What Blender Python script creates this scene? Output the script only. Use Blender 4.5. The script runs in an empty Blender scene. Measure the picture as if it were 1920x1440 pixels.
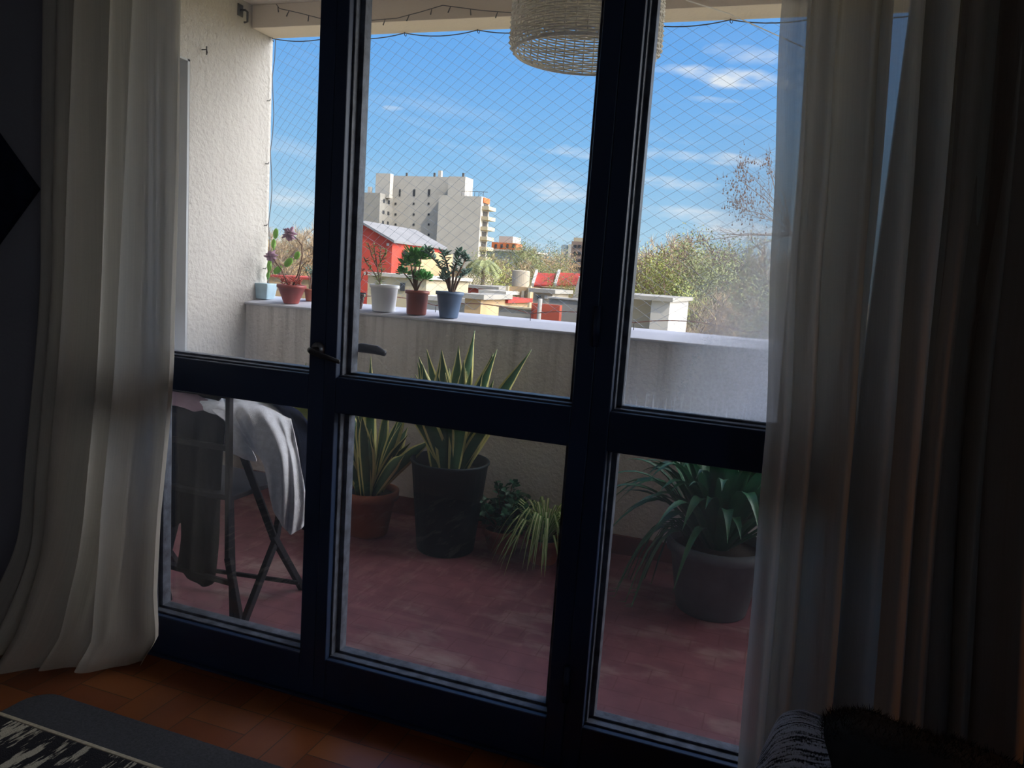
import bpy, math, random
from math import sin, cos, pi, radians, sqrt
from mathutils import Vector, Matrix
random.seed(11)
sc = bpy.context.scene
col = sc.collection
# ------------------------------------------------------------------ camera
YAW, PITCH, ROLL, FPX = 0.332918, 0.139614, 0.0695900, 1443.6
CAM = Vector((0.0, -1.88, 1.31))
_F = Vector((-sin(YAW)*cos(PITCH), cos(YAW)*cos(PITCH), -sin(PITCH)))
_R = Vector((cos(YAW), sin(YAW), 0.0)); _U = _R.cross(_F)
RX = _R*cos(ROLL) + _U*sin(ROLL); UX = -_R*sin(ROLL) + _U*cos(ROLL)
cd = bpy.data.cameras.new('camera'); cam = bpy.data.objects.new('camera', cd); col.objects.link(cam)
cd.sensor_width = 36.0; cd.lens = 36.0*FPX/1920.0; cd.clip_start = 0.02; cd.clip_end = 3000
m = Matrix((RX, UX, -_F)).transposed().to_4x4(); m.translation = CAM
cam.matrix_world = m
sc.camera = cam
# ------------------------------------------------------------------ colour management
sc.view_settings.view_transform = 'Standard'; sc.view_settings.look = 'None'
sc.view_settings.gamma = 1.0; sc.view_settings.exposure = 0.45; sc.view_settings.use_curve_mapping = False
cy = sc.cycles
cy.max_bounces = 8; cy.diffuse_bounces = 5; cy.transparent_max_bounces = 24; cy.transmission_bounces = 6
cy.caustics_reflective = False; cy.caustics_refractive = False; cy.use_denoising = True
cy.sample_clamp_indirect = 8.0
SUN = Vector((0.58, -0.30, 0.72)).normalized()
# ------------------------------------------------------------------ sky
w = bpy.data.worlds.new('sky'); sc.world = w; w.use_nodes = True
nt = w.node_tree; N = nt.nodes; Lk = nt.links; N.clear()
def nn(t, **k):
    n = N.new(t)
    for a, b in k.items(): setattr(n, a, b)
    return n
def mth(op, a, b=None, c=None):
    n = N.new('ShaderNodeMath'); n.operation = op
    for i, v in enumerate((a, b, c)):
        if v is None: continue
        if isinstance(v, (int, float)): n.inputs[i].default_value = v
        else: Lk.new(v, n.inputs[i])
    return n.outputs[0]
tc = nn('ShaderNodeTexCoord'); sep = nn('ShaderNodeSeparateXYZ'); Lk.new(tc.outputs['Generated'], sep.inputs[0])
sx, sy, sz = sep.outputs
el = mth('ARCSINE', sz); az = mth('ARCTAN2', sx, sy)
ramp = nn('ShaderNodeValToRGB'); Lk.new(mth('MULTIPLY', el, 1.0), ramp.inputs[0])
cr = ramp.color_ramp
cr.elements[0].position = 0.0; cr.elements[0].color = (.56, .75, .86, 1)
cr.elements[1].position = .9; cr.elements[1].color = (.07, .24, .70, 1)
for p_, c_ in ((.06, (.44, .70, .90, 1)), (.14, (.27, .57, .92, 1)), (.25, (.17, .46, .93, 1)), (.40, (.11, .37, .88, 1))):
    e = cr.elements.new(p_); e.color = c_
# cloud wisps: noise stretched along the azimuth plus single streaks
comb = nn('ShaderNodeCombineXYZ'); Lk.new(mth('MULTIPLY', az, 2.2), comb.inputs[0]); Lk.new(mth('MULTIPLY', mth('ADD', el, mth('MULTIPLY', az, 0.10)), 15.0), comb.inputs[1])
no = nn('ShaderNodeTexNoise'); no.inputs['Scale'].default_value = 1.6; no.inputs['Detail'].default_value = 7; no.inputs['Roughness'].default_value = .6
Lk.new(comb.outputs[0], no.inputs['Vector'])
base = mth('MULTIPLY', mth('MAXIMUM', mth('SUBTRACT', no.outputs[0], .53), 0.0), 2.6)
base = mth('MULTIPLY', base, mth('MAXIMUM', mth('SUBTRACT', 1.0, mth('MULTIPLY', el, 3.2)), 0.0))
comb2 = nn('ShaderNodeCombineXYZ'); Lk.new(mth('MULTIPLY', az, 14.0), comb2.inputs[0]); Lk.new(mth('MULTIPLY', el, 34.0), comb2.inputs[1])
no2 = nn('ShaderNodeTexNoise'); no2.inputs['Scale'].default_value = 1.0; no2.inputs['Detail'].default_value = 6; Lk.new(comb2.outputs[0], no2.inputs['Vector'])
comb3 = nn('ShaderNodeCombineXYZ'); Lk.new(mth('MULTIPLY', az, 26.0), comb3.inputs[0]); Lk.new(mth('MULTIPLY', el, 120.0), comb3.inputs[1])
no3 = nn('ShaderNodeTexNoise'); no3.inputs['Scale'].default_value = 1.0; no3.inputs['Detail'].default_value = 5; Lk.new(comb3.outputs[0], no3.inputs['Vector'])
def streak(a0, e0, wa, we, k, tilt=0.0):
    da = mth('DIVIDE', mth('SUBTRACT', az, a0), wa)
    de = mth('DIVIDE', mth('SUBTRACT', mth('SUBTRACT', el, e0), mth('MULTIPLY', mth('SUBTRACT', az, a0), tilt)), we)
    g = mth('SUBTRACT', 1.0, mth('ADD', mth('MULTIPLY', da, da), mth('MULTIPLY', de, de)))
    g = mth('MAXIMUM', mth('ADD', g, mth('MULTIPLY', mth('SUBTRACT', no2.outputs[0], .55), 3.6)), 0.0)
    g = mth('MULTIPLY', g, mth('MAXIMUM', mth('SUBTRACT', mth('MULTIPLY', no3.outputs[0], 2.4), .45), .1))
    return mth('MULTIPLY', mth('MINIMUM', g, 1.0), k)
def azel(px, py):
    v = (_F + RX*0)  # direction through a photo pixel
    v = _F + RX*((px-960)/FPX) - UX*((py-720)/FPX); v.normalize()
    return math.atan2(v.x, v.y), math.asin(v.z)
cl = base
for (px, py, wx, wy, k) in ((1400, 148, 160, 20, .95), (1390, 105, 70, 18, .5), (1085, 282, 85, 15, .85), (1310, 296, 140, 13, .75), (1075, 358, 130, 24, .6),
                            (1260, 343, 120, 14, .55), (1290, 402, 140, 16, .6), (1400, 440, 110, 22, .8), (912, 280, 16, 8, .55), (735, 203, 20, 5, .45), (1340, 188, 70, 6, .35), (560, 370, 60, 20, .5)):
    a_, e_ = azel(px, py); a2, e2 = azel(px+50, py+4)
    cl = mth('ADD', cl, streak(a_, e_, wx/FPX, wy/FPX, k, (e2-e_)/(a2-a_)))
cl = mth('MINIMUM', cl, 1.0)
mix = nn('ShaderNodeMix', data_type='RGBA'); Lk.new(cl, mix.inputs['Factor']); Lk.new(ramp.outputs[0], mix.inputs['A']); mix.inputs['B'].default_value = (.88, .93, .98, 1)
# glow added to the sky at the far right, off the sun, brightening the balcony
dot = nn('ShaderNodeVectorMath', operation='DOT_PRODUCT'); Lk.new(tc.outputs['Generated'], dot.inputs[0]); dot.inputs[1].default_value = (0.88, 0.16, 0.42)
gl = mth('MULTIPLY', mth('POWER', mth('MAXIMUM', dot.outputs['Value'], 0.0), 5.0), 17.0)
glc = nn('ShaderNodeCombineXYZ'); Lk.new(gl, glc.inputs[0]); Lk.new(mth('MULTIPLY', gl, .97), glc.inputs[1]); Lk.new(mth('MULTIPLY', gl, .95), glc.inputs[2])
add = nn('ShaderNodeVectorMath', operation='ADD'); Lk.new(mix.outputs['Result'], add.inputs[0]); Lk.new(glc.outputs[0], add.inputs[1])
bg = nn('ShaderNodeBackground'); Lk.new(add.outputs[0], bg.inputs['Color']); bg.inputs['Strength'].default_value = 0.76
wo = nn('ShaderNodeOutputWorld'); Lk.new(bg.outputs[0], wo.inputs[0])
# ------------------------------------------------------------------ sun
sd = bpy.data.lights.new('sun', 'SUN'); sd.energy = 3.4; sd.angle = radians(.6); sd.color = (1.0, .90, .74)
so = bpy.data.objects.new('sun', sd); col.objects.link(so); so.rotation_euler = SUN.to_track_quat('Z', 'Y').to_euler(); so.location = (20, -10, 40)

# ================================================================== helpers
def at(px, py, Y):
    v = _F + RX*((px-960)/FPX) - UX*((py-720)/FPX)
    return CAM + v*((Y-CAM.y)/v.y)
def atz(px, py, Z):
    v = _F + RX*((px-960)/FPX) - UX*((py-720)/FPX)
    return CAM + v*((Z-CAM.z)/v.z)
LOC = {}
class MB:
    def __init__(s): s.v = []; s.f = []; s.uv = {}
    def add(s, vs, fs, uvs=None):
        b = len(s.v); s.v += [tuple(v) for v in vs]
        for f in fs: s.f.append(tuple(i+b for i in f))
        if uvs:
            for i, u in enumerate(uvs): s.uv[b+i] = u
        return s
    def box(s, x0, x1, y0, y1, z0, z1):
        vs = [(x0,y0,z0),(x1,y0,z0),(x1,y1,z0),(x0,y1,z0),(x0,y0,z1),(x1,y0,z1),(x1,y1,z1),(x0,y1,z1)]
        return s.add(vs, [(0,3,2,1),(4,5,6,7),(0,1,5,4),(1,2,6,5),(2,3,7,6),(3,0,4,7)])
    def hexa(s, p):   # eight corners, bottom four then top four
        return s.add(p, [(0,3,2,1),(4,5,6,7),(0,1,5,4),(1,2,6,5),(2,3,7,6),(3,0,4,7)])
    def bar(s, a, b, w1, w2, up=(0,0,1)):
        a = Vector(a); b = Vector(b); d = (b-a).normalized(); up = Vector(up)
        if abs(d.dot(up)) > .98: up = Vector((0,1,0))
        e = d.cross(up).normalized(); g = e.cross(d)
        e *= w1/2; g *= w2/2
        return s.hexa([a-e-g, a+e-g, a+e+g, a-e+g, b-e-g, b+e-g, b+e+g, b-e+g])
    def tube(s, pts, r, n=6, cap=True):
        pts = [Vector(p) for p in pts]; rs = r if isinstance(r, (list, tuple)) else [r]*len(pts)
        vs = []; fs = []; prev = None
        for i, p in enumerate(pts):
            d = (pts[min(i+1, len(pts)-1)] - pts[max(i-1, 0)])
            d = d.normalized() if d.length > 1e-9 else Vector((0,0,1))
            if prev is None:
                e = d.cross(Vector((0,0,1)) if abs(d.z) < .9 else Vector((1,0,0))).normalized()
            else:
                e = (prev - d*prev.dot(d)); e = e.normalized() if e.length > 1e-6 else prev
            prev = e; g = d.cross(e)
            for k in range(n):
                a = 2*pi*k/n; vs.append(p + (e*cos(a)+g*sin(a))*rs[i])
        for i in range(len(pts)-1):
            for k in range(n):
                fs.append((i*n+k, i*n+(k+1)%n, (i+1)*n+(k+1)%n, (i+1)*n+k))
        if cap: fs.append(tuple(range(n-1, -1, -1))); fs.append(tuple((len(pts)-1)*n+k for k in range(n)))
        return s.add(vs, fs)
    def lathe(s, c, prof, n=28, sq=None):
        c = Vector(c); vs = []; fs = []
        for (r, z) in prof:
            for k in range(n):
                a = 2*pi*k/n
                vs.append(c + Vector((r*cos(a), r*sin(a), z)))
        for i in range(len(prof)-1):
            for k in range(n):
                fs.append((i*n+k, i*n+(k+1)%n, (i+1)*n+(k+1)%n, (i+1)*n+k))
        return s.add(vs, fs)
    def disc(s, c, r, n=20, dome=0.0):
        c = Vector(c); vs = [c+Vector((0,0,dome))]+[c+Vector((r*cos(2*pi*k/n), r*sin(2*pi*k/n), 0)) for k in range(n)]
        return s.add(vs, [(0, 1+k, 1+(k+1)%n) for k in range(n)])
    def ell(s, c, rx, ry, rz, rot=None, n=8, m=5):
        vs = []; fs = []; M = rot or Matrix.Identity(3); c = Vector(c)
        for i in range(m+1):
            t = pi*i/m
            for k in range(n):
                a = 2*pi*k/n
                vs.append(c + M @ Vector((rx*sin(t)*cos(a), ry*sin(t)*sin(a), rz*cos(t))))
        for i in range(m):
            for k in range(n): fs.append((i*n+k, (i+1)*n+k, (i+1)*n+(k+1)%n, i*n+(k+1)%n))
        return s.add(vs, fs)
    def sheet(s, fn, nu, nv):
        vs = []; uv = []
        for j in range(nv+1):
            for i in range(nu+1):
                vs.append(fn(i/nu, j/nv)); uv.append((i/nu, j/nv))
        fs = [(j*(nu+1)+i, j*(nu+1)+i+1, (j+1)*(nu+1)+i+1, (j+1)*(nu+1)+i) for j in range(nv) for i in range(nu)]
        return s.add(vs, fs, uv)
    def leaf(s, pts, ws, side, vfold=0.0, thick=0.0):
        """blade along pts, half widths ws, side = direction of the width; creased down the middle"""
        vs = []; uv = []; fs = []; side = Vector(side).normalized(); n = len(pts)
        for i, p in enumerate(pts):
            p = Vector(p); d = Vector(pts[min(i+1, n-1)]) - Vector(pts[max(i-1, 0)]); d = d.normalized() if d.length else Vector((0,0,1))
            e = (side - d*side.dot(d)); e = e.normalized() if e.length > 1e-5 else side; g = d.cross(e)
            for k, u in enumerate((0, .25, .5, .75, 1)):
                q = (u-.5)*2
                vs.append(p + e*ws[i]*q + g*(vfold*ws[i]*abs(q))); uv.append((u, i/(n-1)))
        for i in range(n-1):
            for k in range(4): fs.append((i*5+k, i*5+k+1, (i+1)*5+k+1, (i+1)*5+k))
        return s.add(vs, fs, uv)
    def build(s, name, mat, parent=None, smooth=False, bevel=0.0, solid=0.0, sub=0):
        base = parent
        while base is not None and base.parent is not None: base = base.parent
        o0 = LOC.get(base.name, Vector((0,0,0))) if base is not None else Vector((0,0,0))
        me = bpy.data.meshes.new(name)
        if base is None and s.v:      # origin at the base of the thing
            xs = [v[0] for v in s.v]; ys = [v[1] for v in s.v]; zs = [v[2] for v in s.v]
            o0 = Vector(((min(xs)+max(xs))/2, (min(ys)+max(ys))/2, min(zs)))
        me.from_pydata([(v[0]-o0.x, v[1]-o0.y, v[2]-o0.z) for v in s.v], [], s.f)
        if s.uv:
            l = me.uv_layers.new(name='uv')
            for lp in me.loops: l.data[lp.index].uv = s.uv.get(lp.vertex_index, (0, 0))
        if smooth:
            for p in me.polygons: p.use_smooth = True
        me.materials.append(mat); me.update()
        o = bpy.data.objects.new(name, me); col.objects.link(o)
        if parent is not None: o.parent = parent
        else: o.location = o0; LOC[o.name] = o0
        if bevel: b = o.modifiers.new('b', 'BEVEL'); b.width = bevel; b.segments = 2; b.limit_method = 'ANGLE'
        if solid: b = o.modifiers.new('s', 'SOLIDIFY'); b.thickness = solid; b.offset = 0
        if sub: b = o.modifiers.new('d', 'SUBSURF'); b.levels = sub; b.render_levels = sub
        return o
def tag(o, label=None, cat=None, group=None, kind=None):
    if label: o['label'] = label
    if cat: o['category'] = cat
    if group: o['group'] = group
    if kind: o['kind'] = kind
    return o
def thing(name, loc, label, cat, group=None):
    o = bpy.data.objects.new(name, None); col.objects.link(o); o.location = loc; LOC[o.name] = Vector(loc)
    o.empty_display_size = .05
    return tag(o, label, cat, group)
def children(o): return [c for c in list(bpy.data.objects) if c.parent == o]
def copy_tree(o, parent=None):
    c = o.copy(); col.objects.link(c)
    if parent is not None: c.parent = parent
    for ch in children(o): copy_tree(ch, c)
    return c
def rnd(a, b): return random.uniform(a, b)

# ================================================================== materials
def hexc(h):
    h = h.lstrip('#'); r = []
    for i in (0, 2, 4):
        c = int(h[i:i+2], 16)/255; r.append(c/12.92 if c <= .04045 else ((c+.055)/1.055)**2.4)
    return tuple(r)+(1,)
class Mat:
    def __init__(s, name):
        s.m = bpy.data.materials.new(name); s.m.use_nodes = True; s.t = s.m.node_tree
        s.b = s.t.nodes['Principled BSDF']; s.out = s.t.nodes['Material Output']
    def n(s, t, **k):
        x = s.t.nodes.new(t)
        for a, b in k.items(): setattr(x, a, b)
        return x
    def l(s, a, b): s.t.links.new(a, b)
    def math(s, op, a, b=None, c=None, clamp=False):
        n = s.n('ShaderNodeMath', operation=op); n.use_clamp = clamp
        for i, v in enumerate((a, b, c)):
            if v is None: continue
            if isinstance(v, (int, float)): n.inputs[i].default_value = v
            else: s.l(v, n.inputs[i])
        return n.outputs[0]
    def coord(s, kind='Object'): return s.n('ShaderNodeTexCoord').outputs[kind]
    def pos(s): return s.n('ShaderNodeNewGeometry').outputs['Position']
    def noise(s, vec, scale, detail=4, rough=.5, sc3=None):
        if sc3:
            mp = s.n('ShaderNodeMapping'); mp.inputs['Scale'].default_value = sc3; s.l(vec, mp.inputs[0]); vec = mp.outputs[0]
        n = s.n('ShaderNodeTexNoise'); n.inputs['Scale'].default_value = scale; n.inputs['Detail'].default_value = detail; n.inputs['Roughness'].default_value = rough
        s.l(vec, n.inputs['Vector']); return n.outputs[0]
    def ramp(s, fac, stops):
        r = s.n('ShaderNodeValToRGB'); s.l(fac, r.inputs[0]); e = r.color_ramp.elements
        e[0].position, e[0].color = stops[0]; e[1].position, e[1].color = stops[-1]
        for p, c in stops[1:-1]: x = e.new(p); x.color = c
        return r.outputs[0]
    def mix(s, f, a, b):
        m = s.n('ShaderNodeMix', data_type='RGBA')
        if isinstance(f, (int, float)): m.inputs['Factor'].default_value = f
        else: s.l(f, m.inputs['Factor'])
        for k, v in (('A', a), ('B', b)):
            if isinstance(v, tuple): m.inputs[k].default_value = v
            else: s.l(v, m.inputs[k])
        return m.outputs['Result']
    def bump(s, h, dist, strength=1.0):
        b = s.n('ShaderNodeBump'); b.inputs['Distance'].default_value = dist; b.inputs['Strength'].default_value = strength
        s.l(h, b.inputs['Height']); s.l(b.outputs[0], s.b.inputs['Normal'])
def simple(name, c, rough=.6, var=.12, scale=8, metal=0.0, bump=0.0, spec=.5, trans=0.0):
    m = Mat(name); c = hexc(c) if isinstance(c, str) else c
    nz = m.noise(m.coord(), scale, 5)
    d = tuple(max(0, x*(1-var)) for x in c[:3])+(1,); l = tuple(min(1, x*(1+var)) for x in c[:3])+(1,)
    m.l(m.ramp(nz, [(.3, d), (.7, l)]), m.b.inputs['Base Color'])
    m.b.inputs['Roughness'].default_value = rough; m.b.inputs['Metallic'].default_value = metal; m.b.inputs['Specular IOR Level'].default_value = spec
    if bump: m.bump(m.noise(m.coord(), scale*6, 4), bump)
    if trans:
        tr = m.n('ShaderNodeBsdfTranslucent'); tr.inputs[0].default_value = l
        mx = m.n('ShaderNodeMixShader'); mx.inputs[0].default_value = trans
        m.l(m.b.outputs[0], mx.inputs[1]); m.l(tr.outputs[0], mx.inputs[2]); m.l(mx.outputs[0], m.out.inputs[0])
    return m.m
M = {}
# frame: near-black enamel with blue lens veil put into its colour
M['frame'] = simple('veiled_black_enamel', (.015, .034, .085, 1), .42, .25, 3, spec=.5)
M['iron'] = simple('dark_iron', (.02, .02, .026, 1), .45, .3, 12)
M['steel'] = simple('worn_steel', (.30, .31, .33, 1), .35, .2, 20, metal=.8)
M['putty'] = simple('grey_putty', (.10, .115, .15, 1), .45, .5, 30, bump=.001)
# rough plaster of the balcony
def plaster(name, c, stains=0.0, bs=55, bd=.004):
    m = Mat(name); p = m.pos(); c = hexc(c)
    n1 = m.noise(p, bs, 4, .55); n2 = m.noise(p, 2.2, 4)
    cc = m.mix(m.math('MULTIPLY', n2, .35), c, tuple(x*.72 for x in c[:3])+(1,))
    if stains:
        sp = m.n('ShaderNodeSeparateXYZ'); m.l(p, sp.inputs[0])
        dr = m.noise(p, 1.0, 5, .6, (16, 1, .9))           # streaks of run-off down the wall
        fade = m.math('MULTIPLY', m.math('SUBTRACT', sp.outputs[2], .35), 1.45, clamp=True)
        f = m.math('MULTIPLY', m.math('MULTIPLY', m.math('SUBTRACT', dr, .47, clamp=True), 4.2, clamp=True), fade, clamp=True)
        cc = m.mix(m.math('MULTIPLY', f, stains), cc, (.10, .09, .075, 1))
    m.l(cc, m.b.inputs['Base Color']); m.b.inputs['Roughness'].default_value = .9; m.b.inputs['Specular IOR Level'].default_value = .2
    m.bump(n1, bd); return m.m
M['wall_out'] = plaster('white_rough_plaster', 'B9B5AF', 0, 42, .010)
M['parapet'] = plaster('weathered_plaster', 'E2DDDA', .5, 45, .008)
M['reveal'] = plaster('smooth_grey_plaster', 'B4B7BB', 0, 90, .0005)
M['sill'] = plaster('white_sill_paint', 'C6C8D2', 0, 30, .001)
M['beam'] = plaster('beam_plaster', 'E2D8CE', 0, 60, .002)
M['wall_in'] = plaster('grey_room_plaster', '85858F', 0, 60, .0015)
M['ceil_in'] = plaster('room_ceiling_plaster', 'B8B6B4', 0, 60, .001)
# glass
def glassmat(name, haze=0.03, fog=None):
    m = Mat(name); t = m.t; t.nodes.remove(m.b)
    tr = m.n('ShaderNodeBsdfTransparent'); tr.inputs[0].default_value = (.97, .98, .985, 1)
    gl = m.n('ShaderNodeBsdfGlossy'); gl.inputs['Roughness'].default_value = .015; gl.inputs[0].default_value = (1, 1, 1, 1)
    fr = m.n('ShaderNodeFresnel'); m.l(m.math('ADD', 1.45, m.math('MULTIPLY', m.n('ShaderNodeNewGeometry').outputs['Backfacing'], 1/1.45-1.45)), fr.inputs[0])
    mx = m.n('ShaderNodeMixShader'); m.l(fr.outputs[0], mx.inputs[0]); m.l(tr.outputs[0], mx.inputs[1]); m.l(gl.outputs[0], mx.inputs[2])
    df = m.n('ShaderNodeBsdfTranslucent'); df.inputs[0].default_value = (.85, .87, .92, 1)
    d2 = m.n('ShaderNodeBsdfDiffuse'); d2.inputs[0].default_value = (.85, .87, .92, 1)
    dd = m.n('ShaderNodeMixShader'); dd.inputs[0].default_value = .3; m.l(df.outputs[0], dd.inputs[1]); m.l(d2.outputs[0], dd.inputs[2])
    m2 = m.n('ShaderNodeMixShader'); m.l(mx.outputs[0], m2.inputs[1]); m.l(dd.outputs[0], m2.inputs[2])
    p = m.pos(); sp = m.n('ShaderNodeSeparateXYZ'); m.l(p, sp.inputs[0])
    haze_noise = m.noise(p, 3.0, 4, .6)
    f = m.math('MULTIPLY', haze_noise, haze*2)
    if fog: f = fog(m, p, sp, f)
    m.l(f, m2.inputs[0]); m.l(m2.outputs[0], m.out.inputs[0])
    return m.m
def fog_right(m, p, sp, f):
    # condensation: dense to the right and low down, beads and runs in it
    n1 = m.noise(p, 4.0, 4, .6); beads = m.noise(p, 130, 2, .7); runs = m.noise(p, 1.0, 4, .6, (160, 1, 9))
    xr = m.math('MULTIPLY', m.math('ADD', sp.outputs[0], .24), 4.2)             # grows to the right
    zr = m.math('MULTIPLY', m.math('SUBTRACT', 1.72, sp.outputs[2]), 1.3)       # grows downwards
    g = m.math('MULTIPLY', m.math('ADD', xr, .1, clamp=True), m.math('MULTIPLY', zr, 1.0, clamp=True), clamp=True)
    g = m.math('MULTIPLY', g, m.math('ADD', m.math('MULTIPLY', n1, 1.2), .3), clamp=True)
    low = m.math('MULTIPLY', m.math('SUBTRACT', 1.20, sp.outputs[2]), 4.5, clamp=True)
    g = m.math('ADD', m.math('MULTIPLY', g, 1.0), m.math('MULTIPLY', low, .20))
    g = m.math('MULTIPLY', g, m.math('ADD', m.math('MULTIPLY', beads, .9), .5))
    foot = m.math('MULTIPLY', m.math('SUBTRACT', 1.055, sp.outputs[2]), 14, clamp=True)
    rr = m.math('MULTIPLY', m.math('SUBTRACT', runs, .52, clamp=True), 5.0, clamp=True)
    g = m.math('ADD', g, m.math('MULTIPLY', foot, m.math('MULTIPLY', rr, .55)))
    return m.math('ADD', f, g, clamp=True)
def fog_left(m, p, sp, f):
    n1 = m.noise(p, 5.0, 4, .6)
    zr = m.math('MULTIPLY', m.math('SUBTRACT', 1.16, sp.outputs[2]), 5.0, clamp=True)
    xr = m.math('MULTIPLY', m.math('SUBTRACT', -1.45, sp.outputs[0]), 4.0, clamp=True)
    return m.math('ADD', f, m.math('MULTIPLY', m.math('MULTIPLY', zr, xr), m.math('MULTIPLY', n1, .5)), clamp=True)
M['glass'] = glassmat('window_glass', .012)
M['glass_low'] = glassmat('veiled_window_glass', .011)  # pale haze in the lower panes imitates their veiling reflections
M['glass_fog'] = glassmat('misted_window_glass', .02, fog_right)
M['glass_fogl'] = glassmat('slightly_misted_glass', .02, fog_left)
# linen
def linen(name, c, tr=.55, sheer=.06):
    m = Mat(name); c = hexc(c); m.t.nodes.remove(m.b)
    p = m.coord('UV')
    wv = m.noise(p, 1.0, 3, .7, (420, 5, 1)); wv2 = m.noise(p, 1.0, 3, .6, (60, 700, 1))
    k = m.math('ADD', m.math('MULTIPLY', wv, .45), m.math('MULTIPLY', wv2, .15))
    cc = m.mix(k, c, tuple(x*.5 for x in c[:3])+(1,))
    d = m.n('ShaderNodeBsdfDiffuse'); t = m.n('ShaderNodeBsdfTranslucent'); m.l(cc, d.inputs[0]); m.l(cc, t.inputs[0])
    a = m.n('ShaderNodeMixShader'); a.inputs[0].default_value = tr; m.l(d.outputs[0], a.inputs[1]); m.l(t.outputs[0], a.inputs[2])
    tp = m.n('ShaderNodeBsdfTransparent'); b = m.n('ShaderNodeMixShader'); b.inputs[0].default_value = sheer
    m.l(a.outputs[0], b.inputs[1]); m.l(tp.outputs[0], b.inputs[2]); m.l(b.outputs[0], m.out.inputs[0])
    bp = m.n('ShaderNodeBump'); bp.inputs['Distance'].default_value = .002; m.l(k, bp.inputs['Height']); m.l(bp.outputs[0], d.inputs['Normal'])
    return m.m
M['linen'] = linen('white_linen', 'E6E0D4', .52, .15)
M['linen_mid'] = linen('dimming_sheet_linen', 'F0E8DA', .62, .03)
M['linen_dark'] = linen('grey_linen', 'A89C90', .25, .003)
M['towel'] = simple('white_towelling', 'E3E4EA', .95, .1, 60, bump=.002)
M['pinkcloth'] = simple('dusty_pink_cotton', '8E7480', .9, .15, 20, bump=.001)
M['darkcloth'] = simple('charcoal_cotton', (.008, .008, .013, 1), 1, .3, 20, bump=.001, spec=.05)
M['navycloth'] = simple('navy_cotton', (.010, .014, .030, 1), 1, .3, 20, bump=.001, spec=.05)
M['black_wood'] = simple('black_painted_wood', (.011, .010, .014, 1), .7, .4, 18, spec=.2)
# room floor: terracotta tiles in a basket weave
def basket():
    m = Mat('terracotta_basketweave_tiles'); p = m.pos(); sp = m.n('ShaderNodeSeparateXYZ'); m.l(p, sp.inputs[0])
    X = m.math('ADD', sp.outputs[0], 21.28); Y = m.math('ADD', sp.outputs[1], 20.135)
    bx = m.math('FLOOR', m.math('DIVIDE', X, .2)); by = m.math('FLOOR', m.math('DIVIDE', Y, .2))
    fx = m.math('SUBTRACT', X, m.math('MULTIPLY', bx, .2)); fy = m.math('SUBTRACT', Y, m.math('MULTIPLY', by, .2))
    par = m.math('MODULO', m.math('ADD', bx, by), 2.0)      # 0: split in y, 1: split in x
    def edge(v, step):   # distance to nearest multiple of step
        r = m.math('MODULO', v, step); return m.math('MINIMUM', r, m.math('SUBTRACT', step, r))
    ex = m.math('ADD', m.math('MULTIPLY', edge(fx, .1), par), m.math('MULTIPLY', edge(fx, .2), m.math('SUBTRACT', 1.0, par)))
    ey = m.math('ADD', m.math('MULTIPLY', edge(fy, .2), par), m.math('MULTIPLY', edge(fy, .1), m.math('SUBTRACT', 1.0, par)))
    g = m.math('LESS_THAN', m.math('MINIMUM', ex, ey), .0016)
    ix = m.math('FLOOR', m.math('DIVIDE', fx, .1)); iy = m.math('FLOOR', m.math('DIVIDE', fy, .1))
    idn = m.math('ADD', m.math('MULTIPLY', ix, par), m.math('MULTIPLY', iy, m.math('SUBTRACT', 1.0, par)))
    cb = m.n('ShaderNodeCombineXYZ'); m.l(bx, cb.inputs[0]); m.l(by, cb.inputs[1]); m.l(idn, cb.inputs[2])
    wn = m.n('ShaderNodeTexWhiteNoise'); m.l(cb.outputs[0], wn.inputs['Vector'])
    tile = m.ramp(wn.outputs['Value'], [(0, hexc('6E3A20')), (.5, hexc('834A2A')), (1, hexc('94592F'))])
    tile = m.mix(m.math('MULTIPLY', m.noise(p, 14, 4), .5), tile, hexc('5E2A14'))
    m.l(m.mix(g, tile, hexc('4A3426')), m.b.inputs['Base Color'])
    m.b.inputs['Roughness'].default_value = .34
    m.bump(m.math('SUBTRACT', 1.0, g), .001); return m.m
M['tiles'] = basket()
# balcony floor: worn red floor paint over small tiles
def redfloor():
    m = Mat('worn_red_floor_tiles'); p = m.pos()
    n1 = m.noise(p, 2.2, 6, .62, (1, 1.8, 1)); n2 = m.noise(p, 11, 5)
    br = m.n('ShaderNodeTexBrick'); m.l(p, br.inputs['Vector']); br.inputs['Scale'].default_value = 1.0
    br.inputs['Brick Width'].default_value = .2; br.inputs['Row Height'].default_value = .1; br.inputs['Mortar Size'].default_value = .0025
    c = m.ramp(n2, [(.3, hexc('683E46')), (.7, hexc('7E4E56'))])
    c = m.mix(m.ramp(n1, [(.52, (0,0,0,1)), (.70, (.75,.75,.75,1))]), c, hexc('A08C86'))
    c = m.mix(m.math('MULTIPLY', br.outputs['Fac'], .45), c, hexc('5A2C2A'))
    m.l(c, m.b.inputs['Base Color']); m.b.inputs['Roughness'].default_value = .5; m.bump(n2, .001); return m.m
M['redfloor'] = redfloor()
M['redbase'] = simple('red_skirting_paint', '6A3230', .55, .2, 9)
M['terracotta'] = simple('terracotta', '9A5A44', .8, .2, 9, bump=.001)
M['soil'] = simple('potting_soil', '2E241C', 1, .4, 50, bump=.004)
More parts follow.
